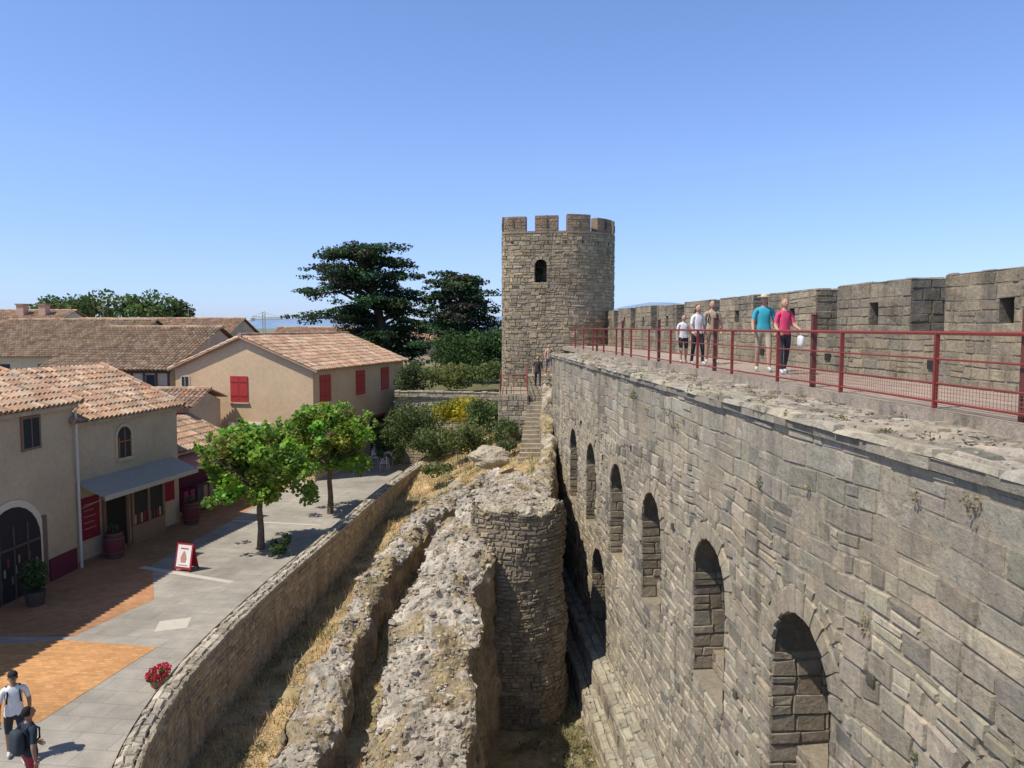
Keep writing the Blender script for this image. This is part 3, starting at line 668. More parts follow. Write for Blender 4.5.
def mass(name,cs,size,col):
    mb=MB()
    for c,r in cs:
        for i in range(10):
            d=Vector((R.gauss(0,1),R.gauss(0,1),R.gauss(0,1))).normalized(); k=R.uniform(.35,.6)
            leafcloud(mb,(c[0]+d.x*r[0]*.6,c[1]+d.y*r[1]*.6,c[2]+d.z*r[2]*.6),(r[0]*k,r[1]*k,r[2]*k),130,size,[q*R.uniform(.75,1.2) for q in col],shell=.3)
    mb.build(name,M_leaf)
mass('tree_cluster',[((-63,108,10.9),(4.5,4,2.7)),((-57,110,11.0),(5,4,3.1)),((-51,109,10.9),(4,4,3.0)),((-66,112,9.8),(3,4,2)),((-48.5,112,9.8),(2.5,3,2.6))],.6,(.10,.155,.045))
mass('tree_cluster',[((-30,150,7.3),(8,4,2)),((-12,160,7.8),(6,4,2.4)),((-20,150,7.0),(8,4,2))],.8,(.07,.10,.045))
mass('tree_cluster',[((30+i*9,170,7.0),(7,4,2)) for i in range(5)],.8,(.06,.09,.035))

# ------------------------------------------------------------ roofs & houses
def tiles(mb,e0,e1,r1,r0,pal,w=.24,rl_=.42):
    e0,e1,r1,r0=map(Vector,(e0,e1,r1,r0)); n=max(2,int((e1-e0).length/w)); m=max(2,int((r0-e0).length/rl_))
    nrm=(e1-e0).cross(r0-e0).normalized(); 
    if nrm.z<0: nrm=-nrm
    mb.quadv([e0,e1,r1,r0],(pal[0][0]*.6,pal[0][1]*.6,pal[0][2]*.6))
    def B(u,v): return (e0*(1-u)+e1*u)*(1-v)+(r0*(1-u)+r1*u)*v
    for i in range(n):
        for j in range(m):
            u0,u1=(i+.06)/n,(i+.94)/n; v0,v1=j/m,min(1,(j+1.08)/m); col=vary(R.choice(pal),.2,.05); vs=[]
            sk=R.uniform(-.04,.04)/n; wv=.03*nz(i*.15,j*.3,3)
            for v,lift,sh in ((v0,.035,0),(v1,.0,.1)):
                for k in range(5):
                    t=k/4; u=lerp(u0+sh/n,u1-sh/n,t)+sk; h=.085*math.sin(math.pi*t)+lift+.004+max(-.03,wv)
                    vs.append(tuple(B(u,v)+nrm*h))
            mb.add(vs,[(k,k+1,k+6,k+5) for k in range(4)]+[(0,1,2,3,4)],[col]*4+[(col[0]*.4,col[1]*.4,col[2]*.4)])
PAL=[(.50,.29,.175),(.56,.37,.24),(.43,.24,.145),(.50,.37,.26),(.38,.25,.17)]
PALB=[(.38,.25,.15),(.44,.31,.19),(.31,.20,.125),(.42,.32,.22)]
def ridge(mb,a,b,pal):
    a,b=Vector(a),Vector(b); n=max(1,int((b-a).length/.4))
    for i in range(n): tube(mb,[a.lerp(b,i/n),a.lerp(b,(i+1.05)/n)],[.13,.11],vary(R.choice(pal),.12),8)
def gablehouse(name,A,B_,C,D_,ze,zr,wall,pal,ov=.35):
    h=grp(name); mb=MB(); m0=((A[0]+B_[0])/2,(A[1]+B_[1])/2); m1=((D_[0]+C[0])/2,(D_[1]+C[1])/2)
    for p,q in ((A,B_),(B_,C),(C,D_),(D_,A)): mb.quadv([(*p,-.1),(*q,-.1),(*q,ze),(*p,ze)],wall)
    mb.quadv([(*A,ze),(*B_,ze),(*m0,zr)],wall); mb.quadv([(*C,ze),(*D_,ze),(*m1,zr)],wall)
    mb.build('walls',M_stucco,h)
    rb=MB(); fx,fy=(A[0]-D_[0]),(A[1]-D_[1]); l=math.hypot(fx,fy); fx/=l;fy/=l; sx,sy=B_[0]-A[0],B_[1]-A[1]; l2=math.hypot(sx,sy); sx/=l2; sy/=l2
    sl=(zr-ze)/(l2/2)
    def off(p,a,b,z): return (p[0]+fx*a+sx*b,p[1]+fy*a+sy*b,z)
    tz=.1
    r0=off(m0,ov*.6,0,zr+tz); r1=off(m1,-ov*.6,0,zr+tz)
    tiles(rb,off(B_,ov*.6,ov,ze-sl*ov+tz),off(C,-ov*.6,ov,ze-sl*ov+tz),r1,r0,pal)
    tiles(rb,off(A,ov*.6,-ov,ze-sl*ov+tz),off(D_,-ov*.6,-ov,ze-sl*ov+tz),r1,r0,pal)
    ridge(rb,(r0[0],r0[1],r0[2]+.05),(r1[0],r1[1],r1[2]+.05),pal)
    for s_ in (1,-1):
        c=B_ if s_==1 else A
        e=off(c,ov*.55,ov*s_,ze-sl*ov+.02); bar(rb,e,(r0[0],r0[1],r0[2]-.08),.06,(.36,.24,.17))
    rb.build('tiled_roof',M_tile,h); return h
def monoroof_building(name,x0,x1,yf,yb,ze,zr,wall,pal,depth=8):
    h=grp(name); mb=MB(); box(mb,(x0,yf,-.1),(x1,yb+depth,ze),wall)
    for x in (x0,x1): mb.quadv([(x,yf,ze),(x,yb,zr),(x,yb+depth,ze),(x,yb+depth,ze-.01)],wall)
    mb.build('walls',M_stucco,h); rb=MB(); sl=(zr-ze)/(yb-yf); o=.4
    tiles(rb,(x0-.3,yf-o,ze-o*sl+.1),(x1+.3,yf-o,ze-o*sl+.1),(x1+.3,yb,zr+.1),(x0-.3,yb,zr+.1),pal)
    tiles(rb,(x0-.3,yb+depth+o,ze+.1),(x1+.3,yb+depth+o,ze+.1),(x1+.3,yb,zr+.1),(x0-.3,yb,zr+.1),pal)
    ridge(rb,(x0-.3,yb,zr+.15),(x1+.3,yb,zr+.15),pal); rb.build('tiled_roof',M_tile,h); return h
WT=(.62,.45,.275)
h=gablehouse('red_shutter_house',(-19.3,44),(-10.9,42),(-7.8,55),(-16.2,57),6.15,7.9,WT,PAL)
F,l=frame(-19.3,44,-10.9,42); Fr,lr=frame(-10.9,42,-7.8,55)
mb=MB(); RED=(.42,.04,.035)
def shut(F,s,z0,z1,w):
    for a in (s-w/2,s+.01):
        wbox(mb,F,a,a+w/2-.01,z0,z1,.003,.05,RED)
        wbox(mb,F,a+.05,a+w/2-.06,z0+.3,z0+.36,.05,.065,(.28,.03,.025)); wbox(mb,F,a+.05,a+w/2-.06,z1-.36,z1-.3,.05,.065,(.28,.03,.025))
    wbox(mb,F,s-w/2-.08,s+w/2+.08,z0-.1,z0-.02,.003,.1,(.5,.42,.3))
shut(F,4.1,4.3,5.75,1.08)
for s in (1.4,6.1,10.0): shut(Fr,s,4.3,5.8,1.3)
mb.build('shutters',M_paint,h)
mb=MB()
wbox(mb,F,.35,.95,4.95,5.75,.003,.03,(.55,.47,.36)); wbox(mb,F,.43,.87,5.03,5.67,.03,.036,(.03,.035,.04)); wbox(mb,F,.63,.67,5.03,5.67,.036,.05,(.4,.34,.26))
wbox(mb,F,3.4,6.0,2.65,3.15,.003,.08,(.75,.74,.7)); wbox(mb,F,3.6,5.8,.2,2.6,.003,.05,(.05,.045,.04))
wbox(mb,F,.5,3.0,.1,2.7,.003,.05,(.06,.05,.045))
for s in (3.7,7.5): wbox(mb,Fr,s,s+2.2,.1,2.6,.003,.05,(.07,.06,.05)); wbox(mb,Fr,s-.1,s+2.3,2.6,2.75,.003,.12,(.3,.1,.09))
for q in range(6): wbox(mb,F,3.65+q*.35,3.82+q*.35,2.82,3.0,.08,.085,(.15,.1,.1))
mb.build('windows_and_fascia',M_plain,h)
def shop(name,a,b,depth,ze,zr,wall,pal):
    h=grp(name); mb=MB(); F,l=frame(*a,*b)
    mb.quadv([F(s,z,0) for s,z in ((0,-.1),(l,-.1),(l,ze),(0,ze))],wall)
    for s in (0,l): mb.quadv([F(s,-.1,0),F(s,ze,0),F(s,zr,-depth),F(s,-.1,-depth)],wall)
    mb.quadv([F(0,-.1,-depth),F(l,-.1,-depth),F(l,zr,-depth),F(0,zr,-depth)],wall)
    mb.build('walls',M_stucco,h); rb=MB(); o=.35; sl=(zr-ze)/depth
    tiles(rb,F(-.15,ze-o*sl+.1,o),F(l+.1,ze-o*sl+.1,o),F(l+.1,zr+.1,-depth),F(-.15,zr+.1,-depth),pal)
    tiles(rb,F(-.15,ze+.2,-2*depth),F(l+.1,ze+.2,-2*depth),F(l+.1,zr+.1,-depth),F(-.15,zr+.1,-depth),pal)
    for s in (-.1,l+.05): ridge(rb,F(s,ze-o*sl+.15,o),F(s,zr+.15,-depth),pal)
    wbox(rb,F,-.1,l+.05,ze-.2,ze-.06,.003,.2,(.5,.42,.33))
    rb.build('tiled_roof',M_tile,h); return h,F,l
WS=(.50,.40,.27)
h1,F1,l1=shop('corner_shop_building',(-16.3,14.0),(-15.35,26.7),4.2,5.9,7.45,WS,PAL)
h2,F2,l2=shop('wine_shop_building',(-15.5,26.72),(-14.35,32.7),3.6,5.2,6.75,WS,PAL)
def archpts(c,hw,z0,sp,n=12,e=0): return [(c-hw-e,z0)]+[(c+(hw+e)*math.cos(math.pi*(1-k/n)),sp+(hw+e)*math.sin(math.pi*(1-k/n))) for k in range(n+1)]+[(c+hw+e,z0)]
mb=MB()
sc=9.55
wpoly(mb,F1,archpts(sc,1.25,0,1.65,e=.22),.003,.05,(.66,.58,.45))
wpoly(mb,F1,archpts(sc,1.25,0,1.65),.05,.056,(.03,.028,.03))
for q in (-.62,0,.62): wbox(mb,F1,sc+q-.03,sc+q+.03,0,2.3,.056,.09,(.10,.08,.07))
wbox(mb,F1,sc-1.2,sc+1.2,1.6,1.68,.056,.09,(.10,.08,.07))
for k in range(14): wbox(mb,F1,sc-1.1+k*.16,sc-1.02+k*.16,.5+.3*(k%3),.75+.3*(k%3),.056,.062,R.choice([(.3,.2,.1),(.35,.3,.25),(.25,.05,.05),(.1,.15,.2)]))
wbox(mb,F1,10.15,11.05,4.55,5.65,.003,.05,(.24,.15,.1)); wbox(mb,F1,10.24,10.96,4.63,5.57,.05,.056,(.03,.035,.04)); wbox(mb,F1,10.58,10.62,4.63,5.57,.056,.07,(.2,.13,.09))
wbox(mb,F1,11.2,12.6,0,.75,.003,.06,(.14,.03,.05)); wbox(mb,F1,10.9,11.1,0,2.3,.003,.07,(.18,.13,.1))
mb.build('arched_entrance',M_plain,h1)
mb=MB(); tube(mb,[F1(l1+.02,.0,.1),F1(l1+.02,5.6,.1)],[.05,.05],(.6,.56,.5),8); mb.build('downpipe',M_plain,h1)
mb=MB()
wpoly(mb,F2,archpts(2.75,.38,3.5,4.3,e=.12),.003,.05,(.58,.44,.28)); wpoly(mb,F2,archpts(2.75,.38,3.5,4.3),.05,.056,(.04,.04,.045))
wbox(mb,F2,2.73,2.77,3.5,4.66,.056,.07,(.35,.16,.05)); wbox(mb,F2,2.37,3.13,4.1,4.14,.056,.07,(.35,.16,.05))
for s in (2.4,3.06): wbox(mb,F2,s,s+.05,3.5,4.3,.056,.068,(.35,.16,.05))
wbox(mb,F2,2.3,3.2,3.38,3.5,.003,.12,(.5,.42,.3))
wbox(mb,F2,1.55,2.75,0,2.3,.003,.04,(.025,.022,.02)); 
for s in (1.5,2.75): wbox(mb,F2,s-.08,s+.05,0,2.4,.003,.1,(.22,.13,.08))
wbox(mb,F2,1.42,2.8,2.3,2.42,.003,.1,(.22,.13,.08))
wbox(mb,F2,3.0,5.0,.0,.7,.003,.08,(.3,.2,.13)); wbox(mb,F2,3.0,5.0,.7,2.2,.003,.03,(.05,.05,.05))
for q in (3.0,3.95,4.9): wbox(mb,F2,q,q+.1,.7,2.25,.03,.1,(.3,.2,.13))
wbox(mb,F2,3.0,5.0,2.2,2.35,.03,.1,(.3,.2,.13))
for k in range(9): wbox(mb,F2,3.15+k*.19,3.25+k*.19,.75,1.1+R.uniform(-.1,.1),.03,.06,R.choice([(.3,.05,.05),(.1,.15,.07),(.5,.4,.2)]))
wbox(mb,F2,.25,1.25,.85,2.35,.003,.06,(.22,.02,.035)); wbox(mb,F2,5.05,5.7,1.2,2.3,.003,.06,(.25,.02,.035))
for k in range(5): wbox(mb,F2,.45,1.05-.1*(k%2),2.1-k*.22,2.13-k*.22,.06,.064,(.42,.22,.2))
wbox(mb,F2,0,5.9,0,.12,.003,.05,(.2,.17,.13))
mb.build('shopfront',M_plain,h2)
mb=MB()
wpoly(mb,lambda a,z,o:F2(o,z,a),[(.02,3.0),(1.15,2.55),(1.15,2.49),(.02,2.93)],.2,5.75,(.38,.34,.28)); wpoly(mb,lambda a,z,o:F2(o,z,a),[(1.14,2.56),(1.18,2.56),(1.18,2.38),(1.14,2.38)],.2,5.75,(.46,.42,.36))
for s in (.25,5.7): bar(mb,F2(s,2.0,.02),F2(s,2.48,1.1),.02,(.3,.3,.3))
mb.build('awning',M_plain,h2)
h3,F3,l3=shop('small_shop',(-15.1,33.2),(-14.2,38.0),2.2,3.0,4.0,(.45,.38,.28),PAL)
mb=MB(); wbox(mb,F3,.3,4.4,.2,2.2,.003,.04,(.09,.02,.05)); wpoly(mb,lambda a,z,o:F3(o,z,a),[(.02,2.75),(1.0,2.35),(1.0,2.3),(.02,2.7)],.1,4.6,(.5,.2,.16))
wbox(mb,F3,.1,4.6,2.2,2.32,.98,1.02,(.6,.5,.45))
for k in range(7): wbox(mb,F3,.5+k*.5,.8+k*.5,.3,1.2,.06,.5,R.choice([(.3,.04,.1),(.3,.22,.16),(.08,.07,.1),(.3,.1,.05)]))
mb.build('shopfront',M_plain,h3)
hA=monoroof_building('half_timbered_house',-27.5,-20.0,45,52.5,6.0,8.35,(.52,.46,.36),PALB,7)
mb=MB(); FA,_=frame(-27.5,45,-20,45)
for k in range(11): wbox(mb,FA,.1+k*.72,.24+k*.72,3.6,5.9,.003,.04,(.12,.08,.055))
for z in (3.6,4.9,5.8): wbox(mb,FA,0,7.5,z,z+.15,.045,.07,(.12,.08,.055))
for k in (1,4,8): wbox(mb,FA,.3+k*.72,.78+k*.72,5.05,5.7,.003,.03,(.04,.04,.05))
mb.build('timber_frame',M_plain,hA)
hp=monoroof_building('pavilion_house',-20.5,-16.2,38.4,40.5,4.5,5.1,(.56,.48,.37),PAL,2)
mb=MB(); FP,_=frame(-20.5,38.4,-16.2,38.4); wbox(mb,FP,3.1,4.1,3.55,4.2,.003,.06,(.35,.04,.07)); wbox(mb,FP,3.3,3.9,3.8,3.95,.06,.065,(.6,.5,.45)); mb.build('red_sign',M_plain,hp)
hb=monoroof_building('stucco_house',-44,-31.5,60,68,6.2,9.0,(.5,.41,.28),PALB,7)
mb=MB(); FB,_=frame(-44,60,-31.5,60)
for s in (4,7,10): wbox(mb,FB,s,s+.8,4.5,5.6,.003,.03,(.04,.04,.045))
mb.build('windows',M_plain,hb)
monoroof_building('stucco_house',-48,-30,80,86,7.2,9.3,(.5,.42,.3),PAL,6)
hs=monoroof_building('stucco_house',-60,-51,84,90,8.2,10.3,(.52,.46,.36),PAL,6)
mb=MB()
for x in (-56.5,-54): box(mb,(x,88,9),(x+.8,89,11.0),(.5,.35,.25)); box(mb,(x-.1,87.9,11.0),(x+.9,89.1,11.15),(.4,.2,.13))
mb.build('chimneys',M_plain,hs)
monoroof_building('stucco_house',-28,-19,88,93,6.6,8.3,(.5,.42,.3),PAL,6)
monoroof_building('stucco_house',-11.5,-6.5,80,84,7.0,8.4,(.60,.48,.34),PAL,5)
monoroof_building('stucco_house',-33,-24.5,31.5,36,4.6,6.4,(.5,.42,.3),PALB,5)
monoroof_building('stucco_house',-36,-22.5,20,27,5.0,6.6,(.5,.42,.3),PALB,6)
for x,y,z in ((-22,52.5,8.4),(-36,68,9.0),(-55,90,10.4),(-17.5,44.5,7.3)):
    mb=MB(); bar(mb,(x,y,z),(x,y,z+1.4),.016,(.3,.3,.3)); bar(mb,(x-.4,y,z+1.3),(x+.4,y,z+1.25),.01,(.3,.3,.3))
    for k in range(6): bar(mb,(x-.35+k*.14,y-.25,z+1.29),(x-.35+k*.14,y+.25,z+1.29),.007,(.3,.3,.3))
    mb.build('roof_antenna',M_paint)
mb=MB(); X0,Y0=-97,300; CC=(.36,.32,.24)
for dx in (0,1): bar(mb,(X0+dx,Y0,-4),(X0+dx,Y0,14),.15,CC)
for k in range(14): bar(mb,(X0,Y0,-2+k*1.2),(X0+1,Y0,-.8+k*1.2),.1,CC)
for z in (11.6,12.6): bar(mb,(X0-4,Y0,z),(X0+8,Y0,z-(z-11.6)*.6),.13,CC)
for k in range(10): bar(mb,(X0-4+k*1.2,Y0,11.6),(X0-3.4+k*1.2,Y0,12.5),.08,CC)
bar(mb,(X0+.5,Y0,14.3),(X0+7,Y0,12.0),.06,CC); bar(mb,(X0+.5,Y0,14.3),(X0-4,Y0,12.5),.06,CC); box(mb,(X0-4.4,Y0-.5,10.8),(X0-3.2,Y0+.5,12.0),CC)
mb.build('construction_crane',M_paint)

# ------------------------------------------------------------ distant hills
mb=MB(); vs=[];fs=[];N_=240
for i in range(N_+1):
    x=lerp(-9000,9000,i/N_); hh=8.5+6500/769*(interp([-9000,-3500,-2300,-1500,-900,600,1300,1900,3000,9000],[6,5,8,9,8,14,27,23,18,18],x)+3.5*nz(x*.0012,0,5)+1.5*nz(x*.005,0,9))
    vs+=[(x,6500+.1*abs(x),-6),(x,6700+.1*abs(x),hh*.6),(x,7200,hh),(x,9000,-6)]
for i in range(N_):
    for k in range(3): fs.append((i*4+k,(i+1)*4+k,(i+1)*4+k+1,i*4+k+1))
mb.add(vs,fs,(.20,.29,.42)); mb.build('distant_hills',M_far,None,True)  # bluish haze of distance put into the hill colour

# ------------------------------------------------------------ street objects
def barrel(x,y,z=0):
    b=grp('wine_barrel'); mb=MB(); C=(.17,.045,.04); n=16
    prof=[(0,.27),(.12,.31),(.3,.35),(.48,.365),(.66,.35),(.84,.31),(.95,.27)]
    tube(mb,[(x,y,z+h) for h,_ in prof],[r for _,r in prof],C,n); mb.build('staves',M_plain,b); mb=MB()
    for h,r in ((.05,.295),(.2,.34),(.72,.352),(.88,.305)): tube(mb,[(x,y,z+h),(x,y,z+h+.05)],[r+.008,r+.008],(.1,.09,.09),n)
    mb.build('hoops',M_paint,b); mb=MB(); leafcloud(mb,(x,y,z+1.1),(.25,.25,.18),90,.1,(.1,.15,.05)); mb.build('plant',M_leaf,b)
barrel(-14.7,27.9); barrel(-13.9,32.8)
pp_=grp('potted_plant'); mb=MB(); tube(mb,[(-14.6,23.0,0),(-14.6,23.0,.45)],[.22,.3],(.08,.07,.06),12); mb.build('pot',M_plain,pp_); mb=MB(); leafcloud(mb,(-14.6,23.0,.95),(.4,.4,.5),500,.13,(.07,.12,.04),shell=.2); mb.build('leaves',M_leaf,pp_)
sg=grp('a_frame_sign'); mb=MB(); Fs,_=frame(-11.75,26.55,-11.1,26.35)
for sgn in (1,-1):
    G=lambda s,z,o:Fs(s,z,o+sgn*(.22*(1-z/.95)))
    wbox(mb,G,0,.68,.08,.95,-.012,.012,(.35,.03,.04)); wbox(mb,G,.06,.62,.16,.89,.012 if sgn==1 else -.016,.016 if sgn==1 else -.012,(.75,.73,.68))
    for s in (0,.63): wbox(mb,G,s,s+.05,0,.1,-.012,.012,(.1,.03,.03))
    if sgn==1:
        wpoly(mb,G,[(.24,.3),(.44,.3),(.47,.45),(.4,.62),(.37,.68),(.31,.68),(.28,.62),(.21,.45)],.016,.019,(.5,.25,.2)); wbox(mb,G,.18,.5,.75,.79,.016,.019,(.4,.05,.05)); wbox(mb,G,.15,.53,.2,.23,.016,.019,(.3,.2,.2))
mb.build('panels',M_plain,sg)
fl=grp('flower_planter'); mb=MB(); tube(mb,[(-8.4,17.7,0),(-8.4,17.7,.2)],[.16,.22],(.3,.15,.09),12); mb.build('pot',M_plain,fl)
mb=MB(); leafcloud(mb,(-8.4,17.7,.27),(.24,.38,.13),220,.08,(.09,.14,.04),shell=.2); leafcloud(mb,(-8.4,17.7,.33),(.26,.42,.13),330,.07,(.55,.02,.06),shell=.7); mb.build('flowers',M_leaf,fl)
def chair(x,y,a):
    c=grp('cafe_chair'); mb=MB(); C=(.75,.75,.73); ca,sa=math.cos(a),math.sin(a); T=lambda u,v,z:(x+u*ca-v*sa,y+u*sa+v*ca,z)
    for u in (-.2,.2):
        for v in (-.2,.2): bar(mb,T(u*1.1,v*1.1,0),T(u,v,.9 if v>0 else .64),.02,C)
        bar(mb,T(u,-.2,.64),T(u,.22,.66),.022,C)
    wbox(mb,lambda s,z,o:T(s,o,z),-.22,.22,.42,.46,.22,-.22,C); wbox(mb,lambda s,z,o:T(s,o,z),-.2,.2,.55,.9,.24,.2,C); mb.build('frame',M_plain,c)
def table(x,y):
    c=grp('cafe_table'); mb=MB(); tube(mb,[(x,y,.7),(x,y,.74)],[.42,.42],(.7,.7,.68),18); tube(mb,[(x,y,0),(x,y,.7)],[.04,.03],(.3,.3,.3)); tube(mb,[(x,y,0),(x,y,.03)],[.25,.2],(.3,.3,.3),12); mb.build('table_parts',M_plain,c)
for x,y,a in ((-8.4,47.2,1.2),(-7.2,47.2,-1.4),(-7.6,45.4,3.0),(-8.9,49.5,.5)): chair(x,y,a)
table(-7.8,47.3); table(-8.3,50.2)

# ------------------------------------------------------------ people
SK=(.50,.30,.21)
def person(name,loc,head_,H,shirt,pants,shoe=(.5,.5,.5),hair=(.07,.045,.03),hat=None,long_sleeve=False,shorts=True,fem=False,step=.18,arms=(0.1,-.1),bend=(.3,.3),longhair=False,pack=None,bag=None,skin=SK,cap=False):
    g=grp(name); k=H/1.72; sw=.155 if fem else .18; hp_=.1
    J={}
    J['pel']=(0,0,.95); J['wai']=(0,0,1.1); J['che']=(0,-.01,1.28); J['nb']=(0,0,1.43); J['nk']=(0,-.012,1.5); J['hd']=(0,-.015,1.57)
    for sd,sx in (('l',-1),('r',1)):
        st_=step*sx; J['hip'+sd]=(sx*hp_,0,.90); J['kn'+sd]=(sx*(hp_+.01),-st_*.55-.03,.49); J['an'+sd]=(sx*(hp_+.01),-st_+.02,.09); J['toe'+sd]=(sx*(hp_+.03),-st_-.15,.045)
        a=arms[0 if sx<0 else 1]; b=bend[0 if sx<0 else 1]; J['sh'+sd]=(sx*sw,0,1.405)
        e=(sx*(sw+.07),-.28*math.sin(a),1.405-.28*math.cos(a)); w_=(sx*(sw+.075),e[1]-.25*math.sin(a+b),e[2]-.25*math.cos(a+b)); J['el'+sd]=e; J['wr'+sd]=w_
    names=list(J); idx={n:i for i,n in enumerate(names)}
    E=[('pel','wai'),('wai','che'),('che','nb'),('nb','nk'),('nk','hd')]
    for sd in 'lr': E+=[('pel','hip'+sd),('hip'+sd,'kn'+sd),('kn'+sd,'an'+sd),('an'+sd,'toe'+sd),('nb','sh'+sd),('sh'+sd,'el'+sd),('el'+sd,'wr'+sd)]
    rad={'pel':(.155,.115),'wai':(.13 if fem else .15,.105),'che':(.155 if fem else .17,.12),'nb':(.1,.08),'nk':(.055,.055),'hd':(.055,.055)}
    for sd in 'lr': rad.update({'hip'+sd:(.098,.1),'kn'+sd:(.062,.062),'an'+sd:(.04,.042),'toe'+sd:(.042,.03),'sh'+sd:(.062,.062),'el'+sd:(.044,.044),'wr'+sd:(.028,.028)})
    me=bpy.data.meshes.new('sk'); me.from_pydata([J[n] for n in names],[(idx[a],idx[b]) for a,b in E],[]); ob=bpy.data.objects.new('sk',me); scene.collection.objects.link(ob)
    m=ob.modifiers.new('s','SKIN'); m.use_smooth_shade=True
    for i,n in enumerate(names): me.skin_vertices[0].data[i].radius=rad[n]; me.skin_vertices[0].data[i].use_root=(n=='pel')
    s2=ob.modifiers.new('u','SUBSURF'); s2.levels=2; s2.render_levels=2
    dg=bpy.context.evaluated_depsgraph_get(); ev=ob.evaluated_get(dg).to_mesh()
    V=np.array([v.co[:] for v in ev.vertices]); Fc=[tuple(p.vertices) for p in ev.polygons]
    ca,sa=math.cos(head_),math.sin(head_)
    def T(p): return (loc[0]+(p[0]*ca-p[1]*sa)*k,loc[1]+(p[0]*sa+p[1]*ca)*k,loc[2]+p[2]*k)
    segs=[(a,b,np.array(J[a]),np.array(J[b])) for a,b in E]; cols=[]
    for f in Fc:
        c=V[list(f)].mean(0); best=9;bn=None
        for a,b,p,q in segs:
            d=q-p; t=max(0,min(1,float(np.dot(c-p,d)/np.dot(d,d)))); dd=float(np.linalg.norm(c-p-d*t))-rad[a][0]*.6*(1-t)-rad[b][0]*.6*t
            if dd<best: best=dd;bn=(a,b,t)
        a,b,t=bn
        if a[:2]=='an': cc=shoe
        elif b in('hd',) or a=='nk': cc=skin
        elif a=='nb' and b=='nk': cc=skin if t>.5 else shirt
        elif a[:2]=='kn': cc=shoe if (c[2]<.1) else (skin if shorts else pants)
        elif a[:3]=='hip': cc=pants if (t<.85 or not shorts) else skin
        elif a=='pel' and b[:3]=='hip': cc=pants if c[2]<.93 else shirt
        elif a=='pel': cc=shirt if c[2]>.93 else pants
        elif a[:2]=='el': cc=shirt if (long_sleeve and t<.9) else skin
        elif a[:2]=='sh': cc=shirt if (long_sleeve or t<.75) else skin
        else: cc=shirt
        cols.append(cc)
    mb=MB(); mb.add([T(v) for v in V],Fc,cols); mb.build('body',M_cloth,g,True)
    bpy.data.objects.remove(ob)
    mb=MB()
    def hf(d):
        x,y,z=d; w=1-.18*max(0,-z); return (x*w,y*(1-.05*max(0,-z))-(.1 if (z<-.3 and y<0) else 0)*.5,z)
    def tb(c,r,col,nu=14,nv=10,f=None):
        t=MB(); ball(t,c,r,col,nu,nv,f); mb.add([T(v) for v in t.v],t.f,t.c)
    hc=(0,-.025,1.645); tb(hc,(.075,.093,.112),skin,18,14,hf)
    tb((0,-.123,1.632),(.014,.02,.024),skin,8,6)
    for sx in (-1,1):
        tb((sx*.03,-.108,1.652),(.012,.008,.008),(.6,.6,.58),8,6); tb((sx*.03,-.114,1.652),(.006,.005,.006),(.03,.02,.02),6,5); tb((sx*.077,-.02,1.638),(.012,.02,.03),skin,8,6)
        tb((sx*.03,-.109,1.671),(.018,.006,.004),hair,6,4)
    tb((0,-.11,1.585),(.024,.008,.007),(.4,.13,.12),8,5)
    tb((0,.004,1.668),(.081,.094,.102),hair,18,14,lambda d:(d[0],d[1] if (d[1]>-.1 or d[2]>.55) else -.1+(d[1]+.1)*.15,d[2] if d[2]>-.5 else -.5))
    if longhair: tb((0,.05,1.57),(.08,.055,.16),hair,12,10)
    if hat:
        t=MB()
        if cap:
            tb((0,-.015,1.7),(.088,.105,.075),hat,16,8); tb((0,-.13,1.69),(.065,.075,.01),hat,12,6)
        else:
            tb((0,-.015,1.72),(.088,.1,.075),hat,16,8); t2=[(0,-.02,1.705),(0,-.02,1.718)]; tube(t,t2,[.17,.165],hat,18); mb.add([T(v) for v in t.v],t.f,t.c)
    mb.build('head',M_cloth,g,True)
    mb=MB()
    for sd,sx in (('l',-1),('r',1)):
        w=Vector(J['wr'+sd]); e=Vector(J['el'+sd]); d=(w-e).normalized(); fwd=Vector((0,-1,0)); fwd=(fwd-d*fwd.dot(d)).normalized(); side=Vector((-sx,0,0))
        t=MB(); tube(t,[w-d*.02,w+d*.03,w+d*.085],[.022,.034,.03],skin,8)
        for i,(o,ln) in enumerate(((.028,.07),(.01,.08),(-.009,.075),(-.027,.058))):
            b0=w+d*.075+fwd*o; b1=b0+d*ln*.45+side*.006; b2=b1+d*ln*.35+side*.016; b3=b2+d*ln*.2+side*.018
            tube(t,[b0,b1,b2,b3],[.0095,.009,.0082,.006],skin,6)
        b0=w+d*.03+fwd*.025; tube(t,[b0,b0+d*.028+fwd*.024,b0+d*.06+fwd*.03+side*.01],[.012,.01,.007],skin,6)
        mb.add([T(v) for v in t.v],t.f,t.c)
    mb.build('hands',M_cloth,g,True)
    if pack:
        mb=MB(); t=MB(); ball(t,(0,.19,1.22),(.15,.09,.22),pack,16,12,lambda d:tuple(math.copysign(abs(q)**.65,q) for q in d))
        for sx in (-1,1): tube(t,[(sx*.1,.14,1.4),(sx*.11,.0,1.49),(sx*.1,-.13,1.36),(sx*.12,-.12,1.2),(sx*.14,.1,1.08)],[.018]*5,pack,6)
        mb.add([T(v) for v in t.v],t.f,t.c); mb.build('backpack',M_cloth,g,True)
    if bag:
        t=MB(); w=J['wrr']; ball(t,(w[0]+.02,w[1]-.03,w[2]-.28),(.05,.12,.13),bag,14,10,lambda d:tuple(math.copysign(abs(q)**.6,q) for q in d))
        tube(t,[(w[0],w[1]-.12,w[2]-.16),(w[0],w[1]-.03,w[2]-.05),(w[0],w[1]+.07,w[2]-.16)],[.008]*3,bag,6)
        mb=MB(); mb.add([T(v) for v in t.v],t.f,t.c); mb.build('handbag',M_cloth,g,True)
ZF=ZW+.006
def at(L,s): p=W(L,s,ZF); return (p[0],p[1],ZF)
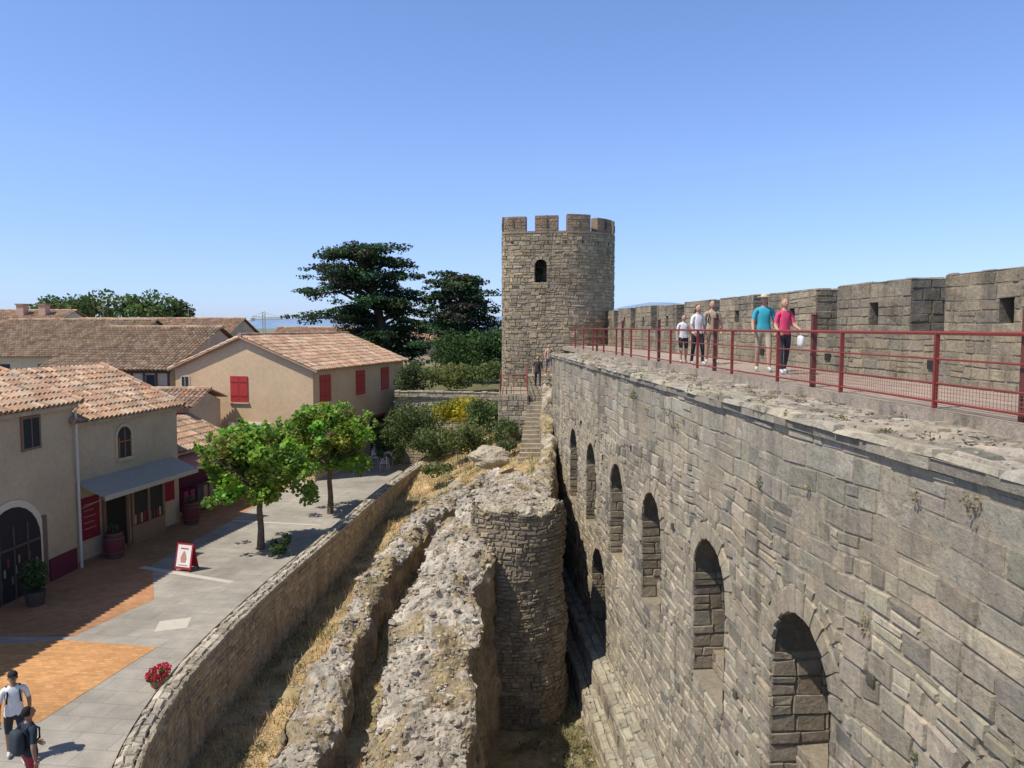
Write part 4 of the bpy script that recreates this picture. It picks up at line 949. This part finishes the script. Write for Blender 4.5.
person('man_in_turquoise_shirt',at(7.45,17.9),-.15,1.8,(.05,.36,.46),(.42,.36,.27),hat=(.55,.47,.33),step=.16,arms=(.15,-.1),bend=(.5,.2))
person('woman_in_pink_top',at(7.55,17.0),.1,1.68,(.68,.07,.16),(.05,.045,.06),fem=True,shorts=False,hair=(.3,.19,.1),step=-.15,arms=(.1,.25),bend=(.9,1.0),bag=(.7,.7,.68),longhair=True)
person('woman_in_white_shirt',at(6.85,21.0),.2,1.66,(.7,.7,.68),(.03,.03,.035),fem=True,shorts=False,step=.14,arms=(.2,-.1),bend=(.6,.3),longhair=True,hair=(.05,.03,.02))
person('child_in_white_shirt',at(6.85,22.3),0,1.4,(.65,.65,.65),(.04,.04,.05),shorts=True,step=-.12)
person('man_in_tan_shirt',at(7.6,22.0),-.1,1.8,(.42,.33,.22),(.35,.27,.18),step=.16,pack=(.05,.05,.05),hair=(.1,.07,.05))
person('visitor_in_beige_top',(1.95,40.9,5.9),.3,1.65,(.5,.35,.25),(.2,.2,.25),fem=True)
person('visitor_in_dark_clothes',(1.35,40.2,5.27),0,1.68,(.06,.05,.05),(.05,.05,.06),shorts=False)
person('man_in_white_t_shirt',(-9.75,14.55,.0),.6,1.76,(.75,.75,.74),(.04,.04,.05),hat=(.02,.02,.02),cap=True,step=.22,arms=(.3,-.3),bend=(.4,.3),skin=(.33,.19,.13),pack=(.03,.03,.03))
person('man_in_navy_top',(-8.55,13.1,.0),2.6,1.78,(.025,.035,.05),(.35,.04,.05),step=.2,arms=(-.2,.3),bend=(.3,.5),skin=(.33,.19,.13),pack=(.04,.05,.06),hair=(.02,.015,.012))

# ------------------------------------------------------------ light, sky, camera
el=math.radians(58); c=math.cos(el); Sd=Vector((-.89*c,-.45*c,math.sin(el))).normalized()
sun=bpy.data.lights.new('sun','SUN'); sun.energy=5.0; sun.angle=math.radians(.5); sun.color=(1,.94,.84); so=bpy.data.objects.new('sun',sun); scene.collection.objects.link(so); so.rotation_euler=Sd.to_track_quat('Z','Y').to_euler(); so.location=(-20,-10,40)
w=bpy.data.worlds.new('World'); scene.world=w; w.use_nodes=True; nt=w.node_tree; bg=nt.nodes['Background']; sky=nt.nodes.new('ShaderNodeTexSky'); sky.sky_type='NISHITA'; sky.sun_disc=False
sky.sun_elevation=el; sky.sun_rotation=math.atan2(Sd.x,Sd.y); sky.air_density=1.0; sky.dust_density=.3; sky.ozone_density=2.0; sky.altitude=100
tc=nt.nodes.new('ShaderNodeTexCoord'); sx=nt.nodes.new('ShaderNodeSeparateXYZ'); nt.links.new(tc.outputs['Generated'],sx.inputs[0])
cr=nt.nodes.new('ShaderNodeValToRGB'); nt.links.new(sx.outputs['Z'],cr.inputs[0]); e=cr.color_ramp.elements
e[0].position=0; e[0].color=(.29,.37,.64,1); e[1].position=.8; e[1].color=(.34,.35,.37,1)
for p_,cc in ((.08,(.36,.41,.62,1)),(.2,(.45,.485,.63,1)),(.38,(.47,.52,.65,1))):
    n_=e.new(p_); n_.color=cc
mx=nt.nodes.new('ShaderNodeVectorMath'); mx.operation='MULTIPLY'; nt.links.new(sky.outputs[0],mx.inputs[0]); nt.links.new(cr.outputs[0],mx.inputs[1])
m2=nt.nodes.new('ShaderNodeVectorMath'); m2.operation='SCALE'; m2.inputs['Scale'].default_value=2.0; nt.links.new(mx.outputs[0],m2.inputs[0]); nt.links.new(m2.outputs[0],bg.inputs[0]); bg.inputs[1].default_value=.15
cam=bpy.data.cameras.new('camera'); co=bpy.data.objects.new('camera',cam); scene.collection.objects.link(co); co.location=(0,0,8.5); co.rotation_euler=(math.radians(90-4.24),0,0)
cam.sensor_width=36; cam.lens=36*769/1024; cam.clip_start=.1; cam.clip_end=30000; scene.camera=co
scene.view_settings.view_transform='Standard'; scene.view_settings.look='None'; scene.view_settings.exposure=0
